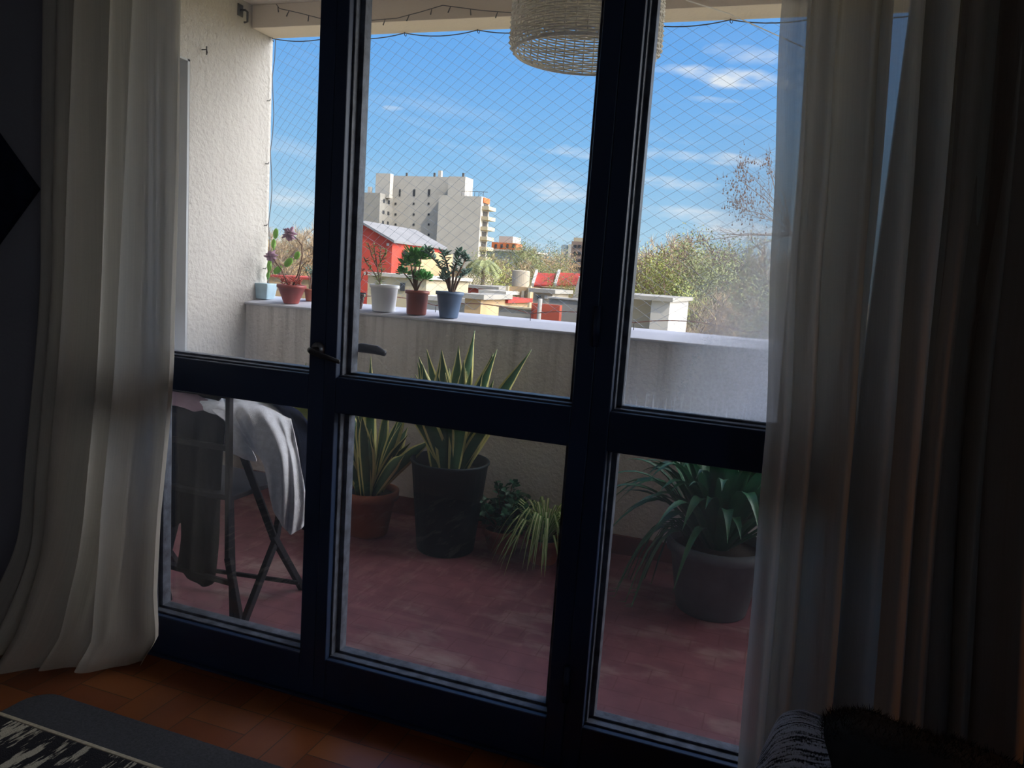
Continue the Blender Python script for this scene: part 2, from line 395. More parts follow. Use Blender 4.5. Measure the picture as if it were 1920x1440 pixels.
# plants
def leafmat(name, mid, edge=None, band=.18, tr=.15, stripes=False):
    m = Mat(name); mid = hexc(mid); uv = m.coord('UV'); sp = m.n('ShaderNodeSeparateXYZ'); m.l(uv, sp.inputs[0])
    n = m.noise(uv, 1.0, 3, .6, (3, 26, 1)) if stripes else m.noise(m.coord(), 20, 3)
    c = m.mix(m.math('MULTIPLY', n, .8), mid, tuple(x*.35 for x in mid[:3])+(1,))
    if edge:
        d = m.math('MINIMUM', sp.outputs[0], m.math('SUBTRACT', 1.0, sp.outputs[0]))
        c = m.mix(m.math('LESS_THAN', d, band), c, hexc(edge))
    m.l(c, m.b.inputs['Base Color']); m.b.inputs['Roughness'].default_value = .45
    t = m.n('ShaderNodeBsdfTranslucent'); m.l(c, t.inputs[0]); x = m.n('ShaderNodeMixShader'); x.inputs[0].default_value = tr
    m.l(m.b.outputs[0], x.inputs[1]); m.l(t.outputs[0], x.inputs[2]); m.l(x.outputs[0], m.out.inputs[0]); return m.m
M['snake'] = leafmat('variegated_sword_leaf', '4E7A55', 'D9D58A', .16, .08, True)
M['spider'] = leafmat('striped_spider_leaf', 'E4E8B0', '6E9A4A', .27, .3)
M['darkleaf'] = leafmat('dark_glossy_leaf', '2F6A48', None, tr=.15)
M['bushleaf'] = leafmat('deep_green_leaf', '2E6B4A', None, tr=.15)
M['jade'] = simple('jade_leaf', '6AA85A', .4, .3, 30, trans=.35)
M['jade_grey'] = simple('grey_green_leaf', '7E9A8A', .45, .3, 30, trans=.3)
M['purple'] = simple('purple_succulent_leaf', 'B898AC', .5, .25, 25, trans=.35)
M['redleaf'] = simple('reddish_succulent_leaf', 'C86A5A', .5, .25, 25, trans=.3)
M['cactus'] = simple('prickly_pear_green', '86B452', .5, .25, 25, trans=.3)
M['olive'] = simple('olive_stem_leaf', '7F8A4E', .6, .25, 25, trans=.15)
M['stem'] = simple('brown_stem', '6E5444', .8, .25, 40)
M['pot_white'] = simple('white_plastic', 'E2E4E6', .5, .05, 10)
M['pot_blue'] = simple('pale_blue_ceramic', 'AFCBD8', .35, .15, 14)
M['pot_slate'] = simple('slate_blue_plastic', '4F6480', .45, .2, 10)
M['pot_brown'] = simple('brown_red_plastic', '8A4438', .45, .15, 10)
M['pot_red'] = simple('brick_red_plastic', '8E3A34', .45, .15, 10)
M['pot_black'] = simple('black_plastic', (.008, .018, .022, 1), .6, .3, 10, spec=.25)
M['pot_grey'] = simple('grey_concrete_pot', '5E6266', .8, .15, 10)
def folkpot():
    m = Mat('painted_clay_pattern'); p = m.coord()
    v = m.n('ShaderNodeTexVoronoi'); v.inputs['Scale'].default_value = 75; m.l(p, v.inputs['Vector'])
    m.l(m.ramp(v.outputs['Distance'], [(.30, hexc('C9B890')), (.42, hexc('3B2A22')), (.8, hexc('5A3226'))]), m.b.inputs['Base Color']); m.b.inputs['Roughness'].default_value = .5
    return m.m
M['pot_folk'] = folkpot()
M['wicker'] = simple('white_painted_wicker', 'F2EDE4', .75, .15, 60)
M['cord'] = simple('dark_nylon_cord', '5E6066', .7, .1, 40)
M['netting'] = simple('clear_grey_nylon', '7F8A98', .6, .1, 40)
M['whitecord'] = simple('white_cord', 'D8D4CC', .7, .1, 40)
M['redcord'] = simple('reddish_cord', '8A5A4A', .7, .1, 40)
M['shutter'] = simple('aluminium_shutter', 'C9C6C0', .5, .1, 6)

# ================================================================== the room
def struct(name, mb, mat, **k): return tag(mb.build(name, mat, **k), kind='structure')
FX0, FX1, FZ = -1.93, 0.26, 2.32      # opening in the wall
struct('floor', MB().box(-3.0, 2.2, -4.6, .0, -.12, 0), M['tiles'])
struct('ceiling', MB().box(-3.0, 2.2, -4.6, 0, 2.67, 2.8), M['ceil_in'])
struct('wall_front', MB().box(-3.0, FX0, 0, .16, 0, 2.67).box(FX1, 2.2, 0, .16, 0, 2.67).box(FX0, FX1, 0, .16, FZ, 2.67), M['wall_in'])
M['bounce_skin'] = plaster('white_bounce_plaster', 'EDEAE4', 0, 42, .006)  # unseen white skin added to bounce light onto the parapet and floor
struct('wall_front_bounce', MB().box(-3.36, FX0-.01, .16, .19, -.02, 2.67).box(FX1+.01, 3.6, .16, .19, -.02, 2.67).box(FX0-.01, FX1+.01, .16, .19, FZ, 2.67), M['bounce_skin'])
struct('wall_left', MB().box(-3.1, -2.62, -4.6, 0, 0, 2.67), M['wall_in'])
WY0, WY1, WZ0, WZ1 = -4.2, -2.6, .90, 2.30     # unseen window opening added in the right wall to light the room
struct('wall_right', MB().box(1.9, 2.2, -4.6, WY0, 0, 2.67).box(1.9, 2.2, WY1, 0, 0, 2.67).box(1.9, 2.2, WY0, WY1, 0, WZ0).box(1.9, 2.2, WY0, WY1, WZ1, 2.67), M['wall_in'])
w3 = thing('added_side_window', (2.0, (WY0+WY1)/2, WZ0), 'unseen side window added to light the room', 'window'); w3['kind'] = 'structure'; del w3['category']; del w3['label']
MB().box(1.98, 2.03, WY0, WY0+.05, WZ0, WZ1).box(1.98, 2.03, WY1-.05, WY1, WZ0, WZ1).box(1.98, 2.03, WY0, WY1, WZ0, WZ0+.05).box(1.98, 2.03, WY0, WY1, WZ1-.05, WZ1).build('added_window_frame', M['frame'], w3)

struct('wall_back', MB().box(-3.0, 2.2, -4.75, -4.6, 0, 2.8), M['wall_in'])
struct('trim_1', MB().box(FX0, FX1, -.012, .17, -.02, .006), M['frame'], bevel=.002)

# ------------------------------------------------ steel glazed doors
GY = .062
def panel_frame(name, x0, x1, lw, rw, label, glass_up, glass_lo, kind='structure'):
    root = thing(name, ((x0+x1)/2, 0, 0), label, 'door'); root['kind'] = kind; del root['category']
    zb, zr0, zr1, zt = .135, .887, .990, FZ
    f = MB(); f.box(x0, x0+lw, 0, .05, 0.006, zt); f.build('stile', M['frame'], root, bevel=.003)
    f = MB(); f.box(x1-rw, x1, 0, .05, .006, zt); f.build('stile', M['frame'], root, bevel=.003)
    for z0, z1 in ((.006, zb), (zr0, zr1), (zt-.08, zt)):
        MB().box(x0+lw, x1-rw, 0.001, .05, z0, z1).build('rail', M['frame'], root, bevel=.003)
    a, b = x0+lw, x1-rw
    for z0, z1, g in ((zb, zr0, glass_lo), (zr1, zt-.08, glass_up)):
        bd = MB(); t = .011
        # outer rebate and glazing bead round the pane
        bd.box(a, a+t+.008, .05, .085, z0, z1).box(b-t-.008, b, .05, .085, z0, z1).box(a, b, .05, .085, z0, z0+t).box(a, b, .05, .085, z1-t, z1)
        bd.box(a, a+.006, .025, .05, z0, z1).box(b-.006, b, .025, .05, z0, z1).box(a, b, .022, .05, z0, z0+.005)
        bd.build('glazing_bead', M['putty'], root, bevel=.0015)
        MB().box(a+.006, b-.006, GY, GY+.004, z0+.004, z1-.004).build('glass_pane', g, root)
    return root
d1 = panel_frame('window_1', FX0, -1.218, .07, .052, 'left fixed steel window of two panes', M['glass_fogl'], M['glass_low'])
d2 = panel_frame('door_1', -1.218, -.436, .038, .050, 'middle steel door of two panes', M['glass'], M['glass_low'])
d3 = panel_frame('window_2', -.436, FX1, .050, .06, 'right fixed steel window of two panes', M['glass_fog'], M['glass_low'])
# handle: a lever inside, a flat lever outside
hb = MB(); hb.tube([(-1.238, 0, 1.065), (-1.238, -.010, 1.065)], .020, 16); plate = hb.build('handle_rosette', M['steel'], d2, smooth=True)
hl = MB(); hl.tube([(-1.238, -.008, 1.065), (-1.238, -.045, 1.065), (-1.226, -.055, 1.063), (-1.19, -.058, 1.055), (-1.135, -.055, 1.043)], [.008, .008, .0085, .008, .006], 10); hl.build('door_handle', M['iron'], d2, smooth=True)
ho = MB(); ho.tube([(-1.19, .05, 1.065), (-1.19, .10, 1.065), (-1.17, .115, 1.068), (-1.12, .118, 1.066), (-1.09, .118, 1.058)], [.009, .009, .014, .013, .008], 10); ho.build('door_handle', M['iron'], d2, smooth=True)
hg = MB()
for z in (.25, 1.2, 2.1): hg.tube([(-.436, -.008, z-.05), (-.436, -.008, z+.05)], .009, 10)
hg.build('hinge', M['frame'], d2, smooth=True)

# ------------------------------------------------ balcony shell
LX = -2.92
struct('floor_2', MB().box(-3.4, 3.6, .0, 2.05, -.16, -.02), M['redfloor'])
struct('ceiling_2', MB().box(-3.4, 3.6, .16, 2.0, 2.67, 2.8), M['beam'])
w_ = MB(); w_.box(LX-.45, LX, 1.34, 1.985, -.02, 2.8); w_.box(LX-.45, LX, .16, 1.34, 2.26, 2.8); w_.box(LX-.45, LX, .16, .42, -.02, 2.26)
struct('wall_left_2', w_, M['wall_out'])
struct('trim_2', MB().box(LX-.14, LX-.001, 1.325, 1.34, -.02, 2.26).box(LX-.14, LX-.001, .42, 1.34, 2.25, 2.26), M['reveal'])
struct('wall_far', MB().box(LX, 3.6, 1.80, 2.02, -.02, 1.044), M['parapet'])
s_ = MB(); s_.hexa([(LX, 1.785, 1.043), (3.6, 1.785, 1.043), (3.6, 2.05, 1.03), (LX, 2.05, 1.03), (LX, 1.785, 1.056), (3.6, 1.785, 1.056), (3.6, 2.05, 1.090), (LX, 2.05, 1.090)])
struct('trim_3', s_, M['sill'], bevel=.004)
struct('trim_4', MB().box(LX, 3.6, 1.80, 1.985, 2.55, 2.67), M['beam'], bevel=.003)
struct('baseboard_far', MB().box(LX, 3.6, 1.785, 1.80, -.02, .075), M['redbase'], bevel=.002)
struct('baseboard_left', MB().box(LX, LX+.015, 1.34, 1.785, -.02, .075), M['redbase'], bevel=.002)
# the storeys above and beside this flat, which keep the balcony in shade
struct('wall_upper', MB().box(-9, 9, -5, 1.98, 2.8, 10).box(3.6, 9, .2, 1.98, -9, 2.8).box(-9, -3.4, -5, 1.98, -9, 2.8).box(-3.4, 3.6, -5, 2.0, -9, -.16), M['wall_out'])
# roller shutter in the side opening
rs = thing('roller_shutter', (LX-.16, .9, -.02), 'pale slatted roller shutter closing the side opening of the balcony wall', 'shutter')
sl = MB(); z = -.02
while z < 2.24: sl.box(LX-.17, LX-.145, .44, 1.33, z, z+.018); z += .0225
sl.build('slats', M['shutter'], rs)
MB().box(LX-.15, LX-.12, 1.295, 1.325, -.02, 2.25).build('guide_rail', M['iron'], rs)
# ------------------------------------------------ pots and plants
def frame_axes(d):
    d = Vector(d).normalized(); a = d.cross(Vector((0,0,1)));
    a = a.normalized() if a.length > 1e-4 else Vector((1,0,0)); return Matrix((a, d.cross(a), d)).transposed()
def pot(root, c, rt, rb, hgt, mat, name='pot', rim=.012, soil=True, n=30):
    c = Vector(c); t = .004 + rt*.03
    p = [(0, 0), (rb*.96, 0), (rb, .006), (rt*.985-rim*.25, hgt-rim*1.6), (rt+rim*.25, hgt-rim*1.5), (rt+rim*.3, hgt-.003), (rt, hgt), (rt-t, hgt-.002), (rt-t-.004, hgt*.85), (rb*.8, hgt*.5)]
    o = MB().lathe(c, p, n).build(name, mat, root, smooth=True)
    if soil: MB().disc(c+Vector((0,0,hgt*.86)), rt-t-.002, 20, .008).build('soil', M['soil'], root, smooth=True)
    return o
def leaf_pt(mb, p, d, L, W, T, n=6):
    d = Vector(d).normalized(); mb.ell(Vector(p)+d*L/2, W/2, T/2, L/2, frame_axes(d), n, 4)
def bush(root, c, hgt, spread, stems, leaves, leafL, leafW, mat, lname='leaves', stemr=.006, tilt=.6, up=.5):
    """woody succulent: forked stems carrying fat leaves toward the tips"""
    st = MB(); lf = MB(); c = Vector(c)
    for s in range(stems):
        a = 2*pi*s/stems + rnd(-.4, .4); rr = spread*rnd(.35, 1.0); hh = hgt*rnd(.65, 1.0)
        tip = c + Vector((cos(a)*rr, sin(a)*rr, hh)); mid = c.lerp(tip, .5) + Vector((rnd(-.01,.01), rnd(-.01,.01), hh*.05))
        st.tube([c + Vector((cos(a)*.01, sin(a)*.01, -.02)), mid, tip], [stemr, stemr*.75, stemr*.45], 6)
        for b in range(2):
            q = mid.lerp(tip, .3+.3*b); aa = a+rnd(-1.6, 1.6); t2 = q + Vector((cos(aa)*spread*.35, sin(aa)*spread*.35, hgt*.16))
            st.tube([q, t2], [stemr*.5, stemr*.35], 5)
            for k in range(leaves//2):
                u = k/(leaves//2); pp = q.lerp(t2, .5+.5*u); an = rnd(0, 2*pi)
                leaf_pt(lf, pp, (cos(an), sin(an), up*rnd(.2, 2)), leafL*rnd(.7, 1.1), leafW, leafW*.35)
        for k in range(leaves):
            u = .45+.55*k/leaves; pp = mid.lerp(tip, max(0, (u-.45)/.55)); an = k*2.4+rnd(-.3, .3)
            leaf_pt(lf, pp, (cos(an), sin(an), up*(.3+2*u*u)), leafL*rnd(.75, 1.1), leafW, leafW*.35)
    st.build('stem', M['stem'], root, smooth=True); lf.build(lname, mat, root, smooth=True)
SZ = 1.072   # sill surface under the pots
def sill_at(px, Y=1.90): 
    p = at(px, 560, Y); return Vector((p.x, Y, 1.056+.034*(Y-1.785)/.265))
# 1 pale blue square pot with prickly pear
c = sill_at(497, 1.925)
r1 = thing('potted_cactus', c, 'prickly pear with flat green pads in a pale blue square pot beside the left wall', 'potted plant', 'plants along the parapet')
q = MB(); a, b, hh = .038, .052, .092
q.hexa([c+Vector((-a,-a,0)), c+Vector((a,-a,0)), c+Vector((a,a,0)), c+Vector((-a,a,0)), c+Vector((-b,-b,hh)), c+Vector((b,-b,hh)), c+Vector((b,b,hh)), c+Vector((-b,b,hh))])
q.build('pot', M['pot_blue'], r1, bevel=.004)
pd = MB()
def pad(a, px, py, L, W, ang):
    p = at(px, py, c.y+.01); d = Vector((cos(ang), rnd(-.15,.15), sin(ang))).normalized()
    e = d.cross(Vector((0,1,0))).normalized(); pd.ell(p, W/2, .008, L/2, Matrix((e, d.cross(e), d)).transposed(), 10, 8)
for (px, py, L, W, an) in ((505, 499, .064, .034, 1.6), (521, 506, .070, .040, .65), (541, 492, .066, .044, .8), (557, 479, .052, .038, 1.0), (513, 457, .056, .034, 1.5), (517, 438, .062, .038, 1.45), (503, 516, .04, .026, 1.3)):
    pad(pd, px, py, L, W, an)
pd.tube([at(502, 524, c.y), at(505, 500, c.y), at(513, 470, c.y), at(515, 455, c.y)], .005, 6)
pd.build('cactus_pads', M['cactus'], r1, smooth=True)
# 2 red bowl with purple leaved succulent
c = sill_at(546, 1.862)
r2 = thing('potted_succulent', c, 'purple leaved succulent with bent stems in a brick red bowl on the parapet', 'potted plant', 'plants along the parapet')
pot(r2, c, .079, .043, .106, M['pot_red'])
st = MB(); lf = MB(); pu = MB(); Y = c.y
st.tube([at(548, 540, Y), at(560, 510, Y), at(567, 480, Y), at(566, 460, Y), at(556, 447, Y), at(545, 440, Y)], [.005,.004,.004,.0035,.003,.003], 6)
st.tube([at(542, 540, Y), at(528, 505, Y), at(516, 490, Y), at(505, 470, Y)], [.005,.004,.0035,.003], 6)
st.tube([at(554, 540, Y), at(566, 500, Y), at(574, 492, Y)], .0035, 6)
for (px, py, n, L) in ((543, 438, 15, .050), (508, 480, 14, .044)):
    p = at(px, py, Y)
    for k in range(n):
        an = 2*pi*k/n + rnd(-.2,.2); leaf_pt(pu, p, (cos(an), rnd(-.5,.5), sin(an)*.9), L*rnd(.7,1.1), .036, .013, 8)
for k in range(60):
    p = c + Vector((rnd(-.05,.05), rnd(-.04,.04), .10+rnd(0,.030))); an = rnd(0, 6.28)
    leaf_pt(lf, p, (cos(an), sin(an)*.6, rnd(.3,1.4)), rnd(.022,.040), .011, .006)
st.build('stem', M['stem'], r2, smooth=True); pu.build('purple_leaves', M['purple'], r2, smooth=True); lf.build('red_leaves', M['redleaf'], r2, smooth=True)
# grey-green shrublet half hidden behind the door stile
c = sill_at(583, 1.99)
r3 = thing('potted_succulent', c, 'small grey-green plant half hidden behind the door stile, right of the red bowl', 'potted plant', 'plants along the parapet')
pot(r3, c, .040, .03, .07, M['terracotta']); bush(r3, c+Vector((0,0,.06)), .15, .06, 6, 8, .020, .010, M['jade_grey'], stemr=.003)
# 3 small painted clay pot with a tall flower stalk
c = sill_at(667, 1.885)
r4 = thing('potted_succulent', c, 'tall stalked succulent in a small dark patterned clay bowl beside the door stile', 'potted plant', 'plants along the parapet')
pt = pot(r4, c, .053, .036, .086, M['pot_folk'])
MB().lathe(c, [(.0535, .070), (.056, .074), (.056, .088), (.051, .089)], 30).build('pot_rim', M['pot_black'], r4, smooth=True)
st = MB(); pu = MB(); gr = MB(); rd = MB(); Y = c.y
st.tube([at(660, 545, Y), at(662, 505, Y), at(668, 460, Y), at(668, 400, Y), at(664, 360, Y)], [.003,.0025,.0022,.002,.0018], 5)
st.tube([at(657, 545, Y), at(654, 480, Y), at(660, 420, Y), at(667, 375, Y)], [.003,.0022,.002,.0018], 5)
st.tube([at(668, 545, Y), at(676, 528, Y), at(683, 512, Y)], [.003,.0025,.002], 5)
for k in range(40):
    p = at(664+rnd(-14, 14), 350+rnd(-12, 12), Y+rnd(-.02,.02)); an = rnd(0, 6.28); leaf_pt(pu, p, (cos(an), sin(an), rnd(-.6,.8)), rnd(.010,.018), .005, .004, 5)
for (px, py) in ((657, 432), (672, 434), (683, 506), (675, 503), (690, 512)):
    for k in range(5):
        an = rnd(0, 6.28); leaf_pt(rd, at(px, py, Y), (cos(an), sin(an), rnd(-1,.6)), .022, .012, .006)
for k in range(44):
    p = at(660+rnd(-12,14), 532+rnd(-12,10), Y+rnd(-.02,.02)); an = rnd(0, 6.28); leaf_pt(gr, p, (cos(an), sin(an), rnd(.1,1)), rnd(.018,.030), .012, .006)
st.build('stem', M['stem'], r4, smooth=True); pu.build('flower_head', M['purple'], r4, smooth=True); rd.build('red_leaves', M['redleaf'], r4, smooth=True); gr.build('green_leaves', M['olive'], r4, smooth=True)
# 4 white pot with thin branching stems
c = sill_at(720, 1.88)
r5 = thing('potted_succulent', c, 'thin branching olive plant in a white plastic pot on the parapet', 'potted plant', 'plants along the parapet')
pot(r5, c, .078, .062, .145, M['pot_white'])
st = MB(); lf = MB(); Y = c.y
for pts in (((715, 545), (712, 530), (708, 505), (704, 480), (700, 455)), ((715, 545), (712, 530), (700, 510), (688, 495), (682, 482)), ((715, 545), (712, 530), (716, 505), (712, 480), (714, 462)), ((706, 500), (696, 475), (690, 455)), ((710, 498), (720, 480), (726, 470))):
    P = [at(x, y, Y+rnd(-.02,.02)) for x, y in pts]; st.tube(P, [.003]*len(P), 5)
    for i in range(len(P)-1):
        for k in range(9):
            pp = P[i].lerp(P[i+1], k/9); an = rnd(0, 6.28)
            if i > 0 or k > 4: leaf_pt(lf, pp, (cos(an), sin(an), rnd(-.1,.9)), rnd(.022,.036), .008, .004, 5)
st.build('stem', M['stem'], r5, smooth=True); lf.build('leaves', M['olive'], r5, smooth=True)
# 5 brown pot with bright jade
c = sill_at(782, 1.875)
r6 = thing('potted_succulent', c, 'bushy bright green jade plant in a brown red pot on the parapet', 'potted plant', 'plants along the parapet')
pot(r6, c, .063, .053, .128, M['pot_brown'])
st = MB(); lf = MB(); Y = c.y
for (x0, y0, x1, y1, n, sp) in ((779, 550, 770, 494, 110, .050), (779, 550, 790, 482, 90, .046), (780, 545, 757, 512, 40, .026), (781, 545, 796, 522, 60, .034), (779, 550, 778, 478, 70, .042), (780, 548, 784, 518, 50, .034)):
    A = at(x0, y0, Y); B = at(x1, y1, Y+rnd(-.02,.02)); st.tube([A, A.lerp(B, .5)+Vector((0,.0,.01)), B], [.006,.0045,.003], 6)
    for k in range(n):
        an = rnd(0, 6.28); v = Vector((cos(an), sin(an), rnd(-.5,.9))).normalized(); leaf_pt(lf, B+v*sp*rnd(.1,1), v+Vector((0,0,.5)), rnd(.026,.038), .022, .007)
st.build('stem', M['stem'], r6, smooth=True); lf.build('leaves', M['jade'], r6, smooth=True)
# 6 slate pot with grey-green forked succulent
c = sill_at(843, 1.865)
r7 = thing('potted_succulent', c, 'grey-green forked succulent in a slate blue pot, rightmost on the parapet', 'potted plant', 'plants along the parapet')
pot(r7, c, .072, .049, .138, M['pot_slate'])
st = MB(); lf = MB(); Y = c.y
for pts in (((846, 556), (838, 515), (826, 500), (812, 485), (802, 472)), ((846, 556), (842, 515), (838, 495), (832, 478)), ((847, 556), (856, 520), (866, 500), (874, 485)), ((847, 556), (850, 510), (856, 490), (862, 476)), ((847, 556), (862, 522), (874, 512)), ((846, 556), (838, 530), (834, 520))):
    P = [at(x, y, Y+rnd(-.03,.03)) for x, y in pts]; st.tube(P, [.0065-.0011*i for i in range(len(P))], 6)
    for i in range(1, len(P)-1):
        for k in range(12):
            pp = P[i].lerp(P[i+1], k/12); an = rnd(0, 6.28)
            if rnd(0,1) < .85: leaf_pt(lf, pp, (cos(an), sin(an), rnd(.1,1.0)), rnd(.028,.040), .015, .007)
    for k in range(20):
        an = rnd(0, 6.28); leaf_pt(lf, P[-1]+Vector((rnd(-.01,.01),rnd(-.01,.01),rnd(-.01,.012))), (cos(an), sin(an), rnd(.0,1.2)), rnd(.028,.042), .016, .007)
st.build('stem', M['stem'], r7, smooth=True); lf.build('leaves', M['jade_grey'], r7, smooth=True)

# ---- floor pots
FZ0 = -.02
def sword(mb, base, tip, wmax, bow=.03, tw=0.0):
    base = Vector(base); tip = Vector(tip); n = 12; d = tip-base; out = Vector((d.x, d.y, 0)); pts = []; ws = []
    side = Vector((cos(tw), sin(tw), 0))
    for i in range(n+1):
        t = i/n; p = base + d*t + Vector((0,0,1))*bow*sin(pi*t) ; pts.append(p); p.y = min(p.y, 1.755); ws.append(wmax*(.55+.45*sin(pi*min(1, t*1.1)))*(1 if t < .7 else max(0.02, (1-t)/.3)**.8))
    mb.leaf(pts, ws, side, .35)
def snake_leaves(root, c, n, hgt, spread, wm, extra=()):
    for k in range(n):
        a = 2.4*k + rnd(-.3,.3); r0 = rnd(.02, .07); rr = spread*rnd(.25, 1)
        mb = MB(); b = Vector(c)+Vector((cos(a)*r0, sin(a)*r0, 0)); t = Vector(c)+Vector((cos(a)*rr, sin(a)*rr, hgt*rnd(.62,1.0)*(1-.25*rr/spread)))
        sword(mb, b, t, wm*rnd(.75,1.1), .03, rnd(-.7,.7)); mb.build('leaf', M['snake'], root, smooth=True, solid=.002)
    for tip, wmm, tw in extra:
        mb = MB(); b = Vector(c)+(Vector(tip)-Vector(c))*.08; b.z = c[2]; sword(mb, b, tip, wmm, .02, tw); mb.build('leaf', M['snake'], root, smooth=True, solid=.002)
# a: left terracotta pot
c = Vector((-1.86, 1.43, FZ0))
p1 = thing('snake_plant', c, 'snake plant in a terracotta floor pot, left of the black bin', 'potted plant', 'plants on the balcony floor')
pot(p1, c, .14, .10, .23, M['terracotta'], rim=.03)
snake_leaves(p1, c+Vector((0,0,.2)), 24, .58, .36, .034, ((at(695, 668, 1.5), .030, .2), (at(662, 660, 1.45), .026, -.4), (at(765, 815, 1.35), .026, 1.0), (at(770, 830, 1.5), .026, .8), (at(612, 800, 1.4), .026, -.5)))
# b: black bin
c = Vector((-1.425, 1.42, FZ0))
p2 = thing('snake_plant', c, 'tall variegated snake plant in a big black plastic bin', 'potted plant', 'plants on the balcony floor')
pot(p2, c, .188, .138, .445, M['pot_black'], rim=.008)
ex = [(at(x, y, Y), wv, tw) for x, y, Y, wv, tw in ((785, 668, 1.40, .030, .3), (800, 655, 1.5, .030, -.2), (828, 655, 1.36, .034, .1), (842, 690, 1.45, .028, .5), (860, 648, 1.42, .036, .0), (885, 685, 1.5, .030, -.4), (890, 620, 1.60, .028, .6), (932, 655, 1.40, .028, .8), (925, 662, 1.45, .032, .3), (997, 655, 1.48, .026, .7), (870, 675, 1.38, .030, -.2), (770, 705, 1.36, .026, .9), (820, 700, 1.3, .032, .2), (905, 700, 1.32, .030, .3), (940, 745, 1.35, .028, .6))]
snake_leaves(p2, c+Vector((0,0,.37)), 22, .66, .27, .040, [(a_, b_*1.3, d_) for a_, b_, d_ in ex])
# c: small round bush
c = Vector((-1.175, 1.53, FZ0))
p3 = thing('potted_shrub', c, 'small dark green bushy plant in a low terracotta pot beside the black bin', 'potted plant', 'plants on the balcony floor')
pot(p3, c, .095, .065, .12, M['terracotta'], rim=.02)
st = MB(); lf = MB()
for k in range(60):
    a = rnd(0, 6.28); e = rnd(.05, 1.45); r_ = rnd(.1, .195); t = c + Vector((cos(a)*cos(e)*r_, sin(a)*cos(e)*r_, .13+sin(e)*r_*1.1)); st.tube([c+Vector((0,0,.09)), t], [.003,.0015], 4)
    for j in range(13):
        an = rnd(0,6.28); q = c.lerp(t, .0)+Vector((0,0,.09)); q = q.lerp(t, rnd(.55,1.05)); d = Vector((cos(an), sin(an), rnd(-.2,.9))); L = rnd(.028,.044)
        lf.leaf([q, q+d.normalized()*L*.5, q+d.normalized()*L], [.003,.015,.001], d.cross(Vector((rnd(-1,1),rnd(-1,1),rnd(-1,1)))), .2)
st.build('stem', M['stem'], p3); lf.build('leaves', M['bushleaf'], p3, smooth=True)
# d: spider plant
c = Vector((-.955, 1.50, FZ0))
p4 = thing('spider_plant', c, 'yellow-green striped spider plant in a low clay pot behind the right door stile', 'potted plant', 'plants on the balcony floor')
pot(p4, c, .085, .065, .12, M['terracotta'], rim=.02)
lf = MB()
for k in range(120):
    a = rnd(0, 6.28); L = rnd(.10, .30); z1 = rnd(.04, .15); b = c+Vector((cos(a)*.02, sin(a)*.02, .10)); pts = []; ws = []
    for i in range(9):
        t = i/8; pts.append(b + Vector((cos(a)*L*t, sin(a)*L*t, z1*4*t*(1-t)*1.0 + .06*t - max(0, t-.5)*L*1.0))); ws.append(.007*(1-t**3)+.0004)
    for q in pts: q.z = max(q.z, FZ0+.006)
    lf.leaf(pts, ws, (-sin(a), cos(a), 0), .25)
lf.build('leaves', M['spider'], p4, smooth=True)
# e: big arching plant at the right
c = Vector((-.16, 1.34, FZ0))
p5 = thing('arching_leaf_plant', c, 'large plant with dark arching leaves in a big grey pot, beside the right curtain', 'potted plant', 'plants on the balcony floor')
pot(p5, c, .20, .145, .30, M['pot_grey'], rim=.03)
lf = MB()
for k in range(110):
    a = rnd(0, 6.28); L = rnd(.18, .50); z1 = rnd(.10, .32); b = c+Vector((cos(a)*.05, sin(a)*.05, .27)); pts = []; ws = []; dr = rnd(.3, 1.5); wm = rnd(.015,.030)
    for i in range(11):
        t = i/10; pts.append(b + Vector((cos(a)*L*t, sin(a)*L*t, z1*1.5*sin(min(t*1.6,1.57)) + .10*t - dr*L*max(0, t-.4)**1.4))); ws.append(wm*(.35+.65*sin(pi*min(1,t*.9+.08)))*(1-t**4)+.0005)
    for q in pts: q.z = max(q.z, FZ0+.01); q.y = min(q.y, 1.77)
    lf.leaf(pts, ws, (-sin(a), cos(a), 0), .3)
for k in range(16):   # drooping tail of old leaves over the pot's left
    a = rnd(2.4, 3.9); L = rnd(.22,.36); b = c+Vector((cos(a)*.12, sin(a)*.10, .28)); pts = []; ws = []
    for i in range(9):
        t = i/8; pts.append(b+Vector((cos(a)*L*t, sin(a)*L*.5*t, .12*sin(t*3.14)-.42*t*t*rnd(.95,1.0)))); ws.append(.010*(1-t**3)+.0005)
    for q in pts: q.z = max(q.z, FZ0+.01)
    lf.leaf(pts, ws, (-sin(a), cos(a), 0), .3)
lf.build('leaves', M['darkleaf'], p5, smooth=True)
st = MB(); st.tube([c+Vector((0,0,.2)), c+Vector((-.04,0,.42)), c+Vector((-.10,.0,.56))], [.012,.009,.005], 7); st.tube([c+Vector((.04,0,.2)), c+Vector((.03,0,.45))], [.012,.008], 7)
st.build('stem', M['jade_grey'], p5, smooth=True)
# leafy plant seen between table and stile, behind the washing
c = Vector((-2.35, 1.50, FZ0))
p6 = thing('leafy_plant', c, 'green leafy plant in the corner behind the draped washing', 'potted plant', 'plants on the balcony floor')
pot(p6, c, .12, .09, .22, M['terracotta'], rim=.02)
lf = MB()
for k in range(26):
    a = rnd(0,6.28); L = rnd(.1,.26); b = c+Vector((0,0,.19)); t = b+Vector((cos(a)*L, sin(a)*min(L,.2), rnd(.3,.62))); pts = [b.lerp(t, i/6)+Vector((0,0,.04*sin(pi*i/6))) for i in range(7)]
    lf.leaf(pts, [.004,.012,.026,.034,.03,.017,.001], (-sin(a), cos(a), .2), .3)
lf.build('leaves', M['olive'], p6, smooth=True)

